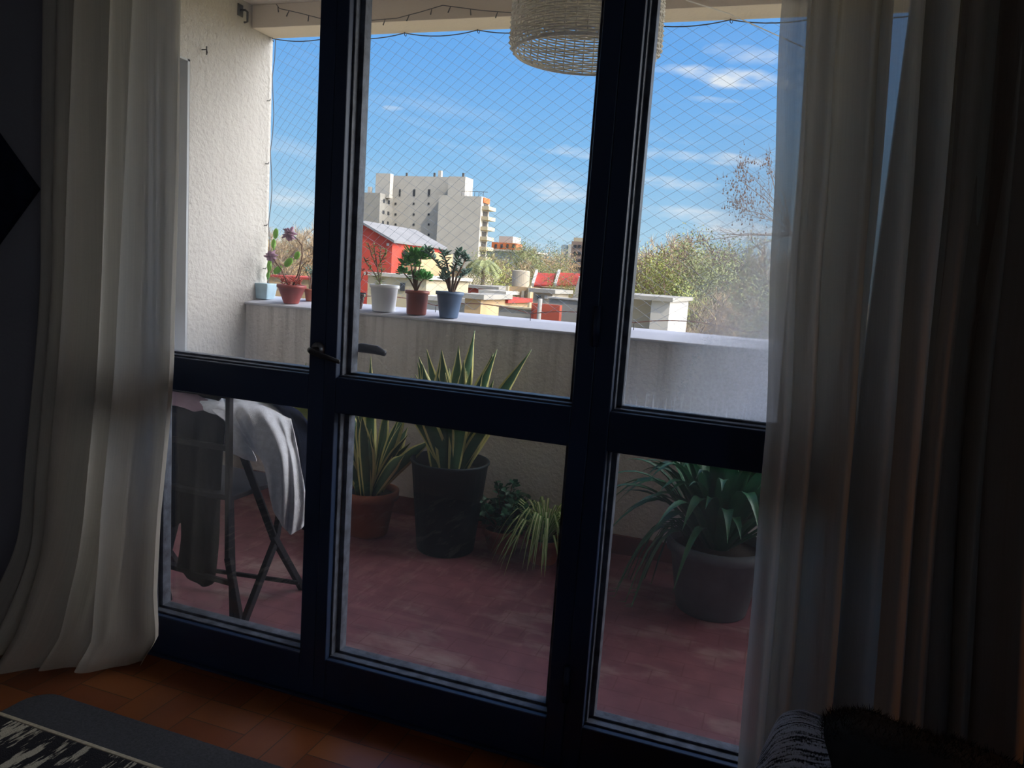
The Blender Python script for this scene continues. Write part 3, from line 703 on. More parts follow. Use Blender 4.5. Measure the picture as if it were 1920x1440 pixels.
# ------------------------------------------------ wicker lamp shade under the balcony ceiling
c = Vector((-.775, .9, 2.10)); R0 = .268; HH = .40
lp = thing('pendant_lamp', c+Vector((0,0,HH)), 'white woven wicker drum lamp shade hanging from the balcony ceiling', 'lamp')
sh = MB(); NS = 44
def rad(z): 
    t = z/HH; return R0*(1-.05*t) - (.018*max(0, 1-z/.03)**2)
for k in range(NS):
    a = 2*pi*k/NS; sh.tube([c+Vector((cos(a)*rad(z), sin(a)*rad(z), z)) for z in (0, .03, .12, .22, .32, HH)], .0030, 5)
sh.build('spokes', M['wicker'], lp, smooth=True)
wv = MB(); row = 0; z = .004
while z < HH:
    pts = []; n = NS*2
    for k in range(n+1):
        a = 2*pi*k/n; s = 1 if ((k//2 + row) % 2) else -1
        s = s if k % 2 == 0 else 0
        pts.append(c+Vector((cos(a)*(rad(z)+.0045*s), sin(a)*(rad(z)+.0045*s), z+.0015*sin(a*3+row))))
    wv.tube(pts, .0035, 4, cap=False)
    row += 1; z += .0085 if z < .13 else .0068
wv.build('weave', M['wicker'], lp, smooth=True)
for zz, rr in ((0, .0045), (HH, .005)): MB().tube([c+Vector((cos(2*pi*k/60)*rad(zz), sin(2*pi*k/60)*rad(zz), zz)) for k in range(61)], rr, 6, cap=False).build('rim', M['wicker'], lp, smooth=True)
for a in (0, 2.1, 4.2): MB().tube([c+Vector((cos(a)*rad(HH), sin(a)*rad(HH), HH)), c+Vector((0,0,HH+.03))], .003, 5).build('spider_arm', M['wicker'], lp)
MB().tube([c+Vector((0,0,HH+.03)), c+Vector((0,0,2.67-2.10))], .004, 6).build('cord', M['whitecord'], lp)
MB().tube([c+Vector((0,0,HH-.10)), c+Vector((0,0,HH+.03))], .018, 12).build('bulb_socket', M['pot_white'], lp, smooth=True)

# ------------------------------------------------ safety net
nx0, nx1, nz0, nz1, NY = LX+.01, 3.4, 1.10, 2.535, 1.965
nt_ = thing('safety_net', ((nx0+nx1)/2, NY, nz0), 'diamond mesh balcony net stretched from beam to parapet top', 'net')
net = MB()
def nmap(p, q):     # mesh stretched wider to the right
    x = nx0 + .070*p + .0010*p*p*.5
    k = min(x-nx0, 2.0); z = nz0 + q*.061 + .42*(k - k*k/4.0) - .42
    return Vector((x, NY+.012*sin(p*.35)*sin(q*.5), z))
def strand(a, b): net.tube([a, b], .00075, 3, cap=False)
def inside(v): return nx0 <= v.x <= nx1 and nz0-.0 <= v.z <= nz1
for i in range(0, 300):
    for j in range(-150, 300):
        p, q = (i+j)*.5, (i-j)*.5
        if p < 0 or p > 80: continue
        if q < -6 or q > 46: continue
        A = nmap(p, q)
        if not inside(A): continue
        for B in (nmap(p+.5, q+.5), nmap(p+.5, q-.5)):
            if inside(B): strand(A, B)
net.build('netting', M['netting'], nt_)
cd_ = MB(); pts = []; x = nx0; k = 0
while x < nx1:
    for i in range(8):
        t = i/8; pts.append(Vector((x+.42*t, NY, 2.545-.022*4*t*(1-t))))
    MB().tube([(x, NY, 2.56), (x, NY, 2.535), (x+.008, NY, 2.528), (x+.012, NY, 2.538)], .0022, 5).build('hook', M['iron'], nt_)
    x += .42
cd_.tube(pts, .0028, 5)
cd_.tube([Vector((nx0+.004+.02*abs(sin(i*.8)), NY, 1.10+1.44*i/14)) for i in range(15)], .0025, 5)
cd_.build('border_cord', M['cord'], nt_)
bc = MB(); x = nx0; pts = []
while x < nx1:
    for i in range(6):
        t = i/6; pts.append(Vector((x+.55*t, NY+.02, 1.118+.030*4*t*(1-t))))
    MB().tube([(x, NY+.02, 1.08), (x, NY+.02, 1.115), (x+.009, NY+.02, 1.124)], .0022, 5).build('hook', M['iron'], nt_)
    x += .55
bc.tube(pts, .0026, 5); bc.build('lower_cord', M['redcord'], nt_)
for z in (1.25, 1.5, 1.85, 2.2): MB().tube([(LX, NY-.02, z), (LX+.02, NY-.02, z), (LX+.022, NY-.02, z+.01)], .0025, 5).build('hook', M['iron'], nt_)
# fairy light wire under the beam and washing line
fl = thing('string_lights', (-2.2, 1.78, 2.6), 'thin dark string light wire sagging along the white beam', 'string lights')
pts = [at(x, y, 1.785) for x, y in ((518, 8), (524, 16), (560, 24), (598, 34), (640, 38), (700, 38), (745, 34), (790, 22), (830, 10), (860, 14), (905, 20), (962, 24), (1020, 22), (1100, 12))]
MB().tube(pts, .0022, 5).build('wire', M['cord'], fl)
for i in range(0, len(pts)-1):
    p = pts[i].lerp(pts[i+1], .5); MB().tube([p, p+Vector((rnd(-.015,.015), -.004, -.03))], [.002,.0035], 5).build('bulb', M['cord'], fl)
wl = MB(); wl.tube([at(1285, 0, 1.0), at(1365, 25, 1.3), at(1470, 72, 1.7), at(1600, 132, 1.9)], .0022, 5)
tag(wl.build('washing_line', M['whitecord']), 'thin pale cord slanting down across the sky at the upper right', 'cord')
hk = MB(); hk.tube([(LX, 1.42, 2.33), (LX+.03, 1.42, 2.33), (LX+.034, 1.42, 2.315), (LX+.03, 1.42, 2.305), (LX+.03, 1.42, 2.345)], .003, 6)
tag(hk.build('wall_hook', M['iron']), 'small metal hook screwed into the white balcony wall', 'hook')
hk = MB(); hk.tube([(LX, 1.70, 2.61), (LX+.035, 1.70, 2.61), (LX+.05, 1.70, 2.60), (LX+.05, 1.70, 2.55), (LX+.03, 1.70, 2.548)], .006, 8).box(LX, LX+.006, 1.68, 1.72, 2.58, 2.64)
tag(hk.build('bracket', M['iron']), 'dark curved bracket on the wall just under the beam end', 'bracket')

# ------------------------------------------------ folding chair and clothes rack with washing
ch = thing('folding_chair', (-1.82, .45, FZ0), 'black folding chair standing close behind the left window', 'chair')
def bar(root, a, b, w=.022, t=.028, name='leg', mat='black_wood'): return MB().bar(a, b, w, t).build(name, M[mat], root, bevel=.003)
for s in (0, 1):
    dx = -.36*s; dy = .03*s
    f0 = Vector((-1.75+dx, .33+dy, FZ0)); kn = Vector((-1.80+dx, .32+dy, .23)); tp = Vector((-1.80+dx, .31+dy, .84))
    bar(ch, f0, kn, .026, .024); bar(ch, kn-Vector((0,0,.01)), tp, .019, .022, 'back_post')
    bar(ch, Vector((-1.79+dx, .34+dy, FZ0)), Vector((-1.83+dx, .36+dy, .45)), .02, .02)
MB().box(-2.18, -1.80, .33, .66, .435, .455).build('seat', M['black_wood'], ch, bevel=.004)
for z in (.62, .81): MB().box(-2.17, -1.80, .318, .332, z, z+.022).build('back_slat', M['black_wood'], ch, bevel=.004)
bar(ch, (-1.79, .345, .12), (-2.16, .37, .12), .018, .018, 'stretcher')
rk = thing('clothes_rack', (-1.98, .6, FZ0), 'folding dark clothes rack with crossed legs under the washing', 'clothes rack')
A = at(455, 1170, .36); B = at(515, 1015, .47)
def xpair(cx, cy):   # two crossed legs in the x-z plane, leaning
    bar(rk, (cx-.19, cy-.17, FZ0), (cx+.22, cy+.18, .70), .024, .028); bar(rk, (cx+.17, cy+.20, FZ0), (cx-.20, cy-.14, .70), .024, .028)
bar(rk, atz(455, 1172, FZ0), at(516, 1015, .50), .022, .026); bar(rk, at(516, 1015, .50), (-1.70, .56, .70), .022, .026)
bar(rk, atz(567, 1104, FZ0), at(512, 1005, .48), .022, .026); bar(rk, at(512, 1005, .48), (-1.86, .40, .70), .022, .026)
bar(rk, atz(270, 1132, FZ0), at(313, 1045, .50), .022, .026); bar(rk, at(313, 1045, .50), (-2.16, .60, .70), .022, .026)
bar(rk, atz(336, 1062, FZ0), at(310, 1025, .50), .022, .026); bar(rk, at(310, 1025, .50), at(270, 975, .46), .022, .026)
bar(rk, at(265, 1050, .47), at(560, 1093, .62), .014, .016, 'stretcher'); bar(rk, (-2.3, .40, .70), (-1.70, .40, .70), .02, .022, 'top_rail'); bar(rk, (-2.3, .62, .70), (-1.70, .62, .70), .02, .022, 'top_rail')
bar(rk, (-2.3, .40, .70), (-2.3, .62, .70), .02, .022, 'side_rail'); bar(rk, (-1.70, .40, .70), (-1.70, .62, .70), .02, .022, 'side_rail')
def fold3(u, v, s, f=9): return s*(sin(u*f+v*2.0)*.6 + sin(u*f*2.3+v*4+1)*.3 + sin(v*9+u*5)*.25)
# draped cloth: rows of points given in photo pixels at a depth each, interpolated smoothly
def drape(rows, nu=44, nv=44, amp=.012, freq=9):
    def cr(P, t):
        n = len(P)-1; x = t*n; i = min(int(x), n-1); f = x-i
        a, b, c_, d = P[max(i-1,0)], P[i], P[i+1], P[min(i+2,n)]
        return (b*2 + (c_-a)*f + (a*2-b*5+c_*4-d)*f*f + (b*3-a-c_*3+d)*f*f*f)*.5
    R = [[at(x, y, Y) for x, y, Y in r] for r in rows]
    def fn(u, v):
        p = cr([cr(r, u) for r in R], v)
        return p + Vector((fold3(u, v, amp*.6, freq), fold3(u+.3, v, amp, freq), fold3(v, u, amp*.3)))
    return MB().sheet(fn, nu, nv)
tw = drape([[(395, 752, .60), (440, 742, .62), (500, 748, .64), (540, 768, .66)],
            [(400, 770, .40), (448, 768, .40), (498, 772, .42), (546, 790, .46)],
            [(440, 800, .36), (478, 825, .34), (520, 815, .36), (560, 850, .40)],
            [(478, 845, .36), (502, 880, .32), (538, 870, .33), (571, 905, .38)],
            [(492, 865, .37), (508, 920, .33), (545, 940, .32), (572, 950, .38)],
            [(500, 880, .38), (518, 955, .34), (540, 1000, .33), (566, 985, .38)]], 70, 70, .017, 13).build('towel', M['towel'], None, smooth=True, solid=.004)
tag(tw, 'white towel draped over the right end of the clothes rack', 'towel', 'washing on the rack')
pk = drape([[(300, 730, .62), (350, 735, .62), (400, 740, .62), (440, 756, .60)], [(330, 748, .42), (365, 752, .41), (400, 762, .40), (440, 775, .38)],
            [(385, 800, .38), (405, 815, .37), (440, 830, .36), (478, 852, .36)], [(395, 836, .38), (420, 846, .37), (455, 858, .36), (480, 866, .36)]], 40, 30, .008, 8).build('shirt', M['towel'], None, smooth=True, solid=.003)
tag(pk, 'pale shirt hanging beside the towel behind the chair post', 'clothing', 'washing on the rack')
dk = drape([[(335, 745, .64), (370, 745, .64), (400, 750, .64), (425, 757, .64)], [(330, 775, .37), (362, 778, .36), (390, 782, .36), (420, 790, .37)],
            [(335, 900, .37), (360, 905, .35), (385, 910, .36), (415, 915, .38)], [(340, 1000, .37), (360, 1010, .35), (385, 1012, .36), (412, 1015, .38)],
            [(335, 1060, .37), (355, 1085, .36), (380, 1098, .36), (404, 1090, .38)]], 40, 50, .010, 8).build('trousers', M['darkcloth'], None, smooth=True, solid=.004)
tag(dk, 'dark trousers hanging low in the middle of the clothes rack', 'clothing', 'washing on the rack')
nv = drape([[(470, 745, .66), (500, 748, .66), (535, 760, .66), (560, 775, .66)], [(500, 752, .50), (530, 760, .50), (560, 775, .50), (575, 790, .52)],
            [(540, 790, .48), (555, 800, .48), (572, 815, .50), (590, 825, .54)], [(552, 860, .48), (566, 880, .47), (582, 900, .50), (596, 905, .54)], [(556, 960, .48), (566, 990, .47), (582, 1000, .50), (592, 1000, .54)]], 30, 40, .008, 8).build('jacket', M['navycloth'], None, smooth=True, solid=.004)
tag(nv, 'dark navy garment hanging behind the white towel', 'clothing', 'washing on the rack')
hp = drape([[(262, 735, .66), (320, 738, .66), (370, 742, .66), (420, 750, .66)], [(258, 722, .50), (310, 726, .50), (360, 735, .50), (415, 745, .50)],
            [(258, 770, .38), (300, 775, .38), (340, 790, .38), (385, 800, .38)], [(258, 850, .37), (300, 860, .36), (330, 880, .37), (352, 890, .38)], [(262, 950, .38), (290, 975, .37), (320, 985, .37), (345, 978, .38)]], 44, 44, .014, 9).build('sweater', M['darkcloth'], None, smooth=True, solid=.006)
tag(hp, 'dark sweater heaped over the left end of the rack by the curtain', 'clothing', 'washing on the rack')
pn = drape([[(300, 735, .45), (330, 730, .45), (360, 738, .45), (390, 750, .45)], [(300, 748, .41), (330, 744, .40), (360, 752, .40), (388, 765, .40)], [(312, 760, .38), (335, 762, .375), (362, 772, .37), (386, 782, .38)]], 26, 20, .005, 8).build('t_shirt', M['pinkcloth'], None, smooth=True, solid=.003)
tag(pn, 'dusty pink garment folded on top of the washing', 'clothing', 'washing on the rack')
hd = MB(); 
hd.sheet(lambda u, v: Vector((-2.22+.30*u, .50+.10*sin(v*pi*2)+.0*u, .80+.10*sin(pi*u)*(.6+.4*cos(v*2*pi))*1.0)), 16, 16)
tag(hd.build('folded_blanket', M['navycloth'], None, smooth=True, solid=.01), 'dark bundle showing just above the rail of the left window', 'blanket')
# ------------------------------------------------ curtains
def lerpk(keys, t):
    for (a, va), (b, vb) in zip(keys, keys[1:]):
        if t <= b:
            f = (t-a)/(b-a) if b > a else 0; f = f*f*(3-2*f)*.5+f*.5
            return va + (vb-va)*f
    return keys[-1][1]
def curtain(name, label, mat, L, R, Yk, amp, folds, seed, z1=2.5, lean=0.0, nu=320, nz=70, floor=None):
    rs_ = random.Random(seed); ph = [rs_.uniform(0, 6.28) for _ in range(8)]
    def fn(u, v):
        z = z1*(1-v)**1.0
        xl, xr, y0 = lerpk(L, v), lerpk(R, v), lerpk(Yk, v)
        uu = u + .012*sin(u*31+ph[0]) + .02*sin(u*13+ph[1])*(.4+v) + .01*sin(v*5+ph[2])
        a = amp*(.75+.5*v)
        y = a*(.62*sin(2*pi*folds*uu+ph[3]) + .30*sin(2*pi*folds*.53*uu+ph[4]+v*.8) + .22*sin(2*pi*folds*2.1*uu+ph[5]+v*.5))
        x = xl+(xr-xl)*u + a*.55*sin(4*pi*folds*uu*.5+ph[6])*sin(pi*u)
        edge = min(1, u*14)*min(1, (1-u)*14)
        p = Vector((x, y0+y*(.3+.7*edge), max(z, .004)))
        if floor: p = floor(p, u, v)
        p.y = min(p.y, -.022)
        return p
    th = thing(name, ((L[0][1]+R[0][1])/2, -.14, 0), label, 'curtain')
    o = MB().sheet(fn, nu, nz).build('fabric', mat, th, smooth=True)
    MB().sheet(lambda u, v: fn(u, 1-.018*(1-v))+Vector((0, -.0012, 0)), nu, 2).build('hem', mat, th, smooth=True)
    return th
def lfloor(p, u, v):
    k = max(0, (v-.80)/.20)
    p.y += (-.16 + .15*u)*k*k*1.05 + .03*k*sin(u*9)      # the hem sweeps forward on its left side
    return p
curtain('curtain', 'white linen curtain sweeping the floor at the left of the window', M['linen'],
        [(0, -2.10), (.5, -2.14), (.85, -2.24), (1, -2.33)], [(0, -1.632), (.35, -1.648), (.6, -1.668), (.9, -1.742), (.955, -1.735), (1, -1.80)],
        [(0, -.12), (.8, -.115), (1, -.11)], .058, 4.6, 5, floor=lfloor)
curtain('curtain', 'cream linen curtain hanging over the right edge of the window', M['linen'],
        [(0, -.105), (.25, -.078), (.42, -.047), (.6, -.012), (.8, .004), (1, .018)], [(0, .34), (.5, .40), (1, .48)],
        [(0, -.12), (1, -.13)], .040, 6.5, 21)
MB().sheet(lambda u, v: Vector((lerpk([(0, -.060), (.42, -.005), (1, .05)], v)+.165*u, -.078+.014*sin(u*19+v)+.006*sin(u*47), 2.5*(1-v)+.01*v)), 80, 20).build('dimming_sheet', M['linen_mid'], bpy.data.objects['curtain.001'], smooth=True)  # extra sheet added behind the curtain to darken this stretch of it
curtain('curtain', 'dark grey linen curtain at the far right, in front of the wall', M['linen_dark'],
        [(0, .215), (.5, .29), (1, .40)], [(0, 1.30), (.5, 1.35), (1, 1.42)], [(0, -.13), (1, -.14)], .045, 7.0, 8)
cr_ = thing('curtain_rod', (-.5, -.12, 2.52), 'dark curtain rod above the window, over the curtains', 'curtain rod')
MB().tube([(-2.35, -.12, 2.52), (1.5, -.12, 2.52)], .013, 12).build('rod', M['iron'], cr_, smooth=True)
for x in (-2.3, -.5, 1.45): MB().bar((x, -.12, 2.52), (x, .0, 2.52), .014, .014).build('bracket', M['iron'], cr_)
# diamond wall hanging on the wall left of the window
dm = thing('wall_hanging', (-2.52, -.01, 1.48), 'dark diamond-shaped hanging on the wall left of the curtain', 'wall hanging')
r = .205; cx, cz = -2.50, 1.48
MB().add([(cx-r,-.022,cz),(cx,-.022,cz-r),(cx+r,-.022,cz),(cx,-.022,cz+r),(cx-r,-.001,cz),(cx,-.001,cz-r),(cx+r,-.001,cz),(cx,-.001,cz+r)],
         [(0,1,2,3),(7,6,5,4),(0,4,5,1),(1,5,6,2),(2,6,7,3),(3,7,4,0)]).build('panel', M['navycloth'], dm, bevel=.003)

# ------------------------------------------------ rugs
def rug_mat():
    m = Mat('black_and_cream_ikat'); p = m.pos()
    n = m.noise(p, 1.0, 6, .65, (20, 4.5, 1)); n2 = m.noise(p, 1.0, 3, .7, (150, 14, 1))
    f = m.math('ADD', n, m.math('MULTIPLY', m.math('SUBTRACT', n2, .5), .30))
    m.l(m.ramp(f, [(.56, hexc('15141C')), (.585, hexc('B9B29E'))]), m.b.inputs['Base Color']); m.b.inputs['Roughness'].default_value = .95
    m.bump(m.noise(p, 300, 2), .002); return m.m
M['rug_grey'] = simple('grey_felt', '47494F', .98, .25, 160, bump=.002)
M['ikat'] = rug_mat(); M['cream'] = simple('cream_cotton_edge', 'B9AF98', .95, .2, 90)
g = MB(); x0, x1, y0, y1, r = -1.935, -.55, -1.9, -.318, .07; P = []
for cx_, cy_, a0 in ((x1-r, y1-r, 0), (x0+r, y1-r, 90), (x0+r, y0+r, 180), (x1-r, y0+r, 270)):
    for i in range(7): a = radians(a0+15*i); P.append((cx_+r*cos(a), cy_+r*sin(a)))
n_ = len(P); g.add([(x, y, 0.001) for x, y in P]+[(x, y, .009) for x, y in P], [tuple(range(n_, 2*n_))]+[(i, (i+1)%n_, n_+(i+1)%n_, n_+i) for i in range(n_)])
tag(g.build('rug', M['rug_grey']), 'plain dark grey rug with a rounded corner on the terracotta floor', 'rug')
ik = thing('rug', (-2.0, -1.2, .009), 'black and cream patterned rug lying over the grey rug', 'rug')
MB().box(-2.58, -.75, -1.95, -.470, .010, .019).build('weave', M['ikat'], ik, bevel=.002)
MB().box(-2.58, -.75, -.470, -.458, .010, .020).build('edging', M['cream'], ik, bevel=.002)

# ------------------------------------------------ armchair corner with throws, lower right
M['uphol'] = simple('black_upholstery', (.015, .015, .018, 1), .9, .3, 40)
ac = thing('armchair', (.62, -.95, 0), 'black upholstered armchair under the throws, lower right corner', 'armchair')
MB().box(.16, 1.15, -1.45, -.55, .10, .40).build('seat', M['uphol'], ac, bevel=.05)
MB().box(.14, 1.15, -.68, -.50, .06, .53).build('arm', M['uphol'], ac, bevel=.05)
for x in (.22, 1.08):
    for y in (-.60, -1.38): MB().box(x-.02, x+.02, y-.02, y+.02, 0, .12).build('leg', M['black_wood'], ac)
def throw_mat():
    m = Mat('grey_ribbed_knit'); uv = m.coord('UV')
    n = m.noise(uv, 1.0, 3, .6, (2.0, 60, 1)); n2 = m.noise(uv, 1.0, 2, .5, (60, 90, 1))
    f = m.math('ADD', n, m.math('MULTIPLY', m.math('SUBTRACT', n2, .5), .4))
    m.l(m.ramp(f, [(.40, hexc('2A2C36')), (.50, hexc('D6DAEA'))]), m.b.inputs['Base Color']); m.b.inputs['Roughness'].default_value = .95
    m.bump(f, .006); return m.m
M['knit'] = throw_mat()
kt = drape([[(1462, 1372, -.44), (1478, 1342, -.44), (1506, 1336, -.44), (1550, 1350, -.44)],
            [(1440, 1390, -.52), (1462, 1350, -.52), (1500, 1343, -.53), (1552, 1356, -.53)],
            [(1424, 1432, -.56), (1456, 1396, -.60), (1500, 1382, -.62), (1556, 1392, -.62)],
            [(1406, 1500, -.57), (1446, 1500, -.64), (1500, 1500, -.68), (1562, 1500, -.68)],
            [(1396, 1640, -.57), (1440, 1640, -.66), (1500, 1640, -.70), (1566, 1640, -.70)]], 40, 50, .004, 8).build('throw_blanket', M['knit'], None, smooth=True, solid=.008)
tag(kt, 'grey ribbed knit throw over the corner of the armchair', 'blanket')
fz = thing('throw_blanket', (.45, -.6, .4), 'black fluffy throw spread over the armchair beside the grey one', 'blanket')
bf = drape([[(1540, 1352, -.43), (1600, 1340, -.43), (1690, 1362, -.43), (1770, 1392, -.43), (1840, 1412, -.43), (1950, 1450, -.43)],
            [(1542, 1350, -.52), (1590, 1345, -.52), (1690, 1365, -.53), (1760, 1394, -.53), (1835, 1420, -.53), (1950, 1470, -.53)],
            [(1544, 1400, -.63), (1600, 1400, -.66), (1690, 1420, -.68), (1770, 1440, -.69), (1840, 1460, -.69), (1950, 1500, -.69)],
            [(1548, 1560, -.68), (1600, 1560, -.72), (1690, 1560, -.74), (1770, 1560, -.75), (1840, 1560, -.75), (1950, 1580, -.75)]], 60, 36, .012, 14)
bo = bf.build('fabric', M['uphol'], fz, smooth=True, solid=.01)
tf = MB(); pvs = list(bf.v)
for k in range(5200):
    j = random.randrange(0, 36*2//3); i = random.randrange(0, 61); p = Vector(pvs[j*61+i]) + Vector((rnd(-.006,.006), rnd(-.006,.006), 0)); d = Vector((rnd(-1,1), rnd(-1.0,.6), rnd(.1,1.4))).normalized()*rnd(.008,.022)
    s_ = Vector((rnd(-1,1), rnd(-1,1), 0)).normalized()*.0012
    tf.add([p-s_, p+s_, p+d], [(0,1,2)])
tag(tf.build('pile', M['uphol'], fz), kind='stuff')

# ================================================================== the town beyond
GZ = -9.0
def groundmat():
    m = Mat('town_ground'); p = m.pos(); n = m.noise(p, .09, 5, .6); n2 = m.noise(p, .6, 4)
    c = m.ramp(n, [(.35, hexc('B9A78C')), (.5, hexc('8E8A5E')), (.62, hexc('B59C80')), (.75, hexc('7E7F52'))])
    m.l(m.mix(m.math('MULTIPLY', n2, .4), c, hexc('6A6048')), m.b.inputs['Base Color']); m.b.inputs['Roughness'].default_value = 1; return m.m
struct('ground', MB().box(-1500, 1500, 3, 2500, GZ-.3, GZ), groundmat())
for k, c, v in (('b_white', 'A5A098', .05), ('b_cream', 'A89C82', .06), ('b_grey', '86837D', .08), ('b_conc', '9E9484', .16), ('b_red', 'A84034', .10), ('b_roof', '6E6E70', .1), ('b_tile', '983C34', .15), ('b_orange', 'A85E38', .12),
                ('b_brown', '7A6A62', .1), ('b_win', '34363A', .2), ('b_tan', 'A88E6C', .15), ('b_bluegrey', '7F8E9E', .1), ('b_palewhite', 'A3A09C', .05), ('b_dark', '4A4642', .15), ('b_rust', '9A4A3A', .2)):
    M[k] = simple('town_'+k[2:], c, .85, v, .6, spec=.2)
def xat(px, py, Y): return at(px, py, Y).x
def zat(px, py, Y): return at(px, py, Y).z
def dep(px1, px2, py, Y):    # how deep a block must be for its right side to reach px2
    x = xat(px1, py, Y); s = xat(px2, py, 1000-1.88)/1000.0
    return x/s - 1.88 - Y
def block(root, name, px0, px1, py, Y, D, mat, z0=GZ, pyr=None):
    x0, x1 = xat(px0, py, Y), xat(px1, py, Y); zt = zat((px0+px1)/2, py, Y)
    return MB().box(x0, x1, Y, Y+D, z0, zt).build(name, M[mat], root), (x0, x1, zt)
def bldg(name, px, Y, label, cat='building', group=None): 
    p = at(px, 520, Y); return thing(name, (p.x, Y, GZ), label, cat, group)
def win(root, px0, px1, py0, py1, Y, mat='b_win', name='window'):
    x0, x1 = sorted((xat(px0, py0, Y), xat(px1, py0, Y))); z0, z1 = zat(px0, py1, Y), zat(px0, py0, Y)
    return MB().box(x0, x1, Y-.12, Y+.05, z0, z1).build(name, M[mat], root)
# --- tall white apartment tower
T = bldg('apartment_tower', 800, 200, 'tall white apartment tower with stepped blocks rising over the roofs')
dA = dep(713, 737, 420, 200)
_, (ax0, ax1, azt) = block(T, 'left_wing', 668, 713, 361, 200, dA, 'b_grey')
block(T, 'upper_block', 705, 732, 325, 203, dep(732, 738, 340, 203), 'b_white', z0=azt-1)
Ym = 200+dA
_, (mx0, mx1, mzt) = block(T, 'main_block', 733, 873, 331, Ym, dep(873, 882, 340, Ym), 'b_white')
block(T, 'stair_block', 841, 873, 331, Ym-5.5, 5.6, 'b_white')
Yb = 184
_, (bx0, bx1, bzt) = block(T, 'right_wing', 823, 903, 367, Yb, dep(903, 919, 400, Yb), 'b_white')
DB = dep(903, 919, 400, Yb)
for px in (777, 805): win(T, px-2, px+2, 355, 368, Ym)
win(T, 749, 751.5, 355, 368, Ym)
for py in (382, 402, 421, 440):
    for px in (742, 776, 804): win(T, px-1.6, px+1.6, py-2, py+2, Ym)
for i, z in enumerate([zat(725, py, 200+dA/2) for py in (378, 399, 418, 437)]):      # windows on the sunny side of the left wing
    for f in (.30, .68): MB().box(ax1-.05, ax1+.12, 200+dA*f-.5, 200+dA*f+.5, z-.5, z+.5).build('window', M['b_win'], T)
for i in range(9):                                                    # balconies of the right wing
    z = bzt - 2.3 - i*2.55
    bl_ = MB().box(bx1, bx1+1.9, Yb+DB*.12, Yb+DB*.98, z-.9, z).build('balcony', M['b_cream'], T)
    MB().box(bx1-.05, bx1+.1, Yb+DB*.30, Yb+DB*.80, z+.05, z+1.35).build('window', M['b_dark'], T)
MB().box(bx1-.1, bx1+.25, Yb+DB*.2, Yb+DB*.9, bzt-1.4, bzt-.1).build('awning', M['b_orange'], T)
for px, py, Y, h_ in ((762, 330, Ym+2, 1.3), (814, 330, Ym+2, 1.3), (868, 330, Ym+1, 1.2)): p = at(px, py, Y); MB().box(p.x-.25, p.x+.25, Y, Y+.5, p.z-.3, p.z+h_*.7).build('vent', M['b_dark'], T)
for px, py, Y in ((692, 361, 203), (824, 331, Ym+1), (868, 367, Yb+3)): p = at(px, py, Y); MB().box(p.x-.5, p.x+.5, Y, Y+1, p.z-.3, p.z+1.7).build('chimney', M['b_white'], T)
rl = MB()
for i in range(6): x = bx0+(bx1-bx0)*(.5+.1*i); rl.box(x-.04, x+.04, Yb+1, Yb+1.1, bzt, bzt+1.3)
rl.box(bx0+(bx1-bx0)*.5, bx1+1.2, Yb+1, Yb+1.1, bzt+1.2, bzt+1.3); rl.build('railing', M['b_dark'], T)
# --- red gable house
def gable_house(root, p0, p1, pe, Y, D, wallmat, roofmat, over=.4):
    """front wall rises from the eave at p1 to the ridge at p0; the roof falls to the right"""
    a = at(*p0, Y); b = at(*p1, Y); c0 = at(*pe, Y)
    MB().add([(a.x,Y,GZ),(b.x,Y,GZ),(b.x,Y,b.z),(a.x,Y,a.z),(a.x,Y+D,GZ),(b.x,Y+D,GZ),(b.x,Y+D,b.z),(a.x,Y+D,a.z),(c0.x,Y,GZ),(c0.x,Y,c0.z),(c0.x,Y+D,GZ),(c0.x,Y+D,c0.z)],
             [(0,1,2,3),(8,0,3,9),(1,5,6,2),(5,4,7,6),(4,10,11,7),(10,8,9,11)]).build('wall', M[wallmat], root)
    for q, e in ((a, b), (a, c0)):
        d = (e-q); d.y = 0; e2 = e + d.normalized()*over; t = .22
        MB().hexa([(q.x,Y-over,q.z),(e2.x,Y-over,e2.z),(e2.x,Y+D+over,e2.z),(q.x,Y+D+over,q.z),(q.x,Y-over,q.z+t),(e2.x,Y-over,e2.z+t),(e2.x,Y+D+over,e2.z+t),(q.x,Y+D+over,q.z+t)]).build('roof', M[roofmat], root)
H = bldg('red_house', 700, 62, 'bright red gabled house with a grey sloping roof in front of the white tower', 'house')
gable_house(H, (676, 417), (736, 452), (655, 430), 62, 11, 'b_red', 'b_roof')
MB().box(xat(736, 460, 62)+.05, xat(766, 460, 62), 64, 72, GZ, zat(750, 466, 62)).build('annexe', M['b_tan'], H)
for px in (742, 751, 760): win(H, px-2.5, px+2.5, 470, 481, 64)
win(H, 726, 730, 456, 461, 62, 'b_palewhite', 'vent')
# --- orange top building far behind
B = bldg('orange_building', 955, 230, 'distant orange and white flat-roofed building right of the tower')
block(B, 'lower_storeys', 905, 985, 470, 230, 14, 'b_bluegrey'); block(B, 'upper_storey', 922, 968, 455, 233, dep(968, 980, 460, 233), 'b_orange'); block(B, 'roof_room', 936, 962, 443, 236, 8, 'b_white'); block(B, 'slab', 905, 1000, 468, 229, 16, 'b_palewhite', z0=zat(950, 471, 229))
for px in (930, 941, 952, 963): win(B, px-2, px+2, 458, 465, 233)
B = bldg('brown_tower', 1081, 150, 'narrow brown block with window bands beside the right door stile')
block(B, 'wall', 1072, 1108, 453, 150, 10, 'b_brown'); block(B, 'parapet', 1076, 1108, 446, 152, 6, 'b_cream', z0=zat(1085, 453, 152)-.1)
for py in (459, 472, 486, 500):
    for px in (1079, 1087, 1095): win(B, px-2.6, px+2.6, py, py+6, 150)
B = bldg('distant_tower', 1062, 500, 'pale hazy high-rise far away left of the brown block')
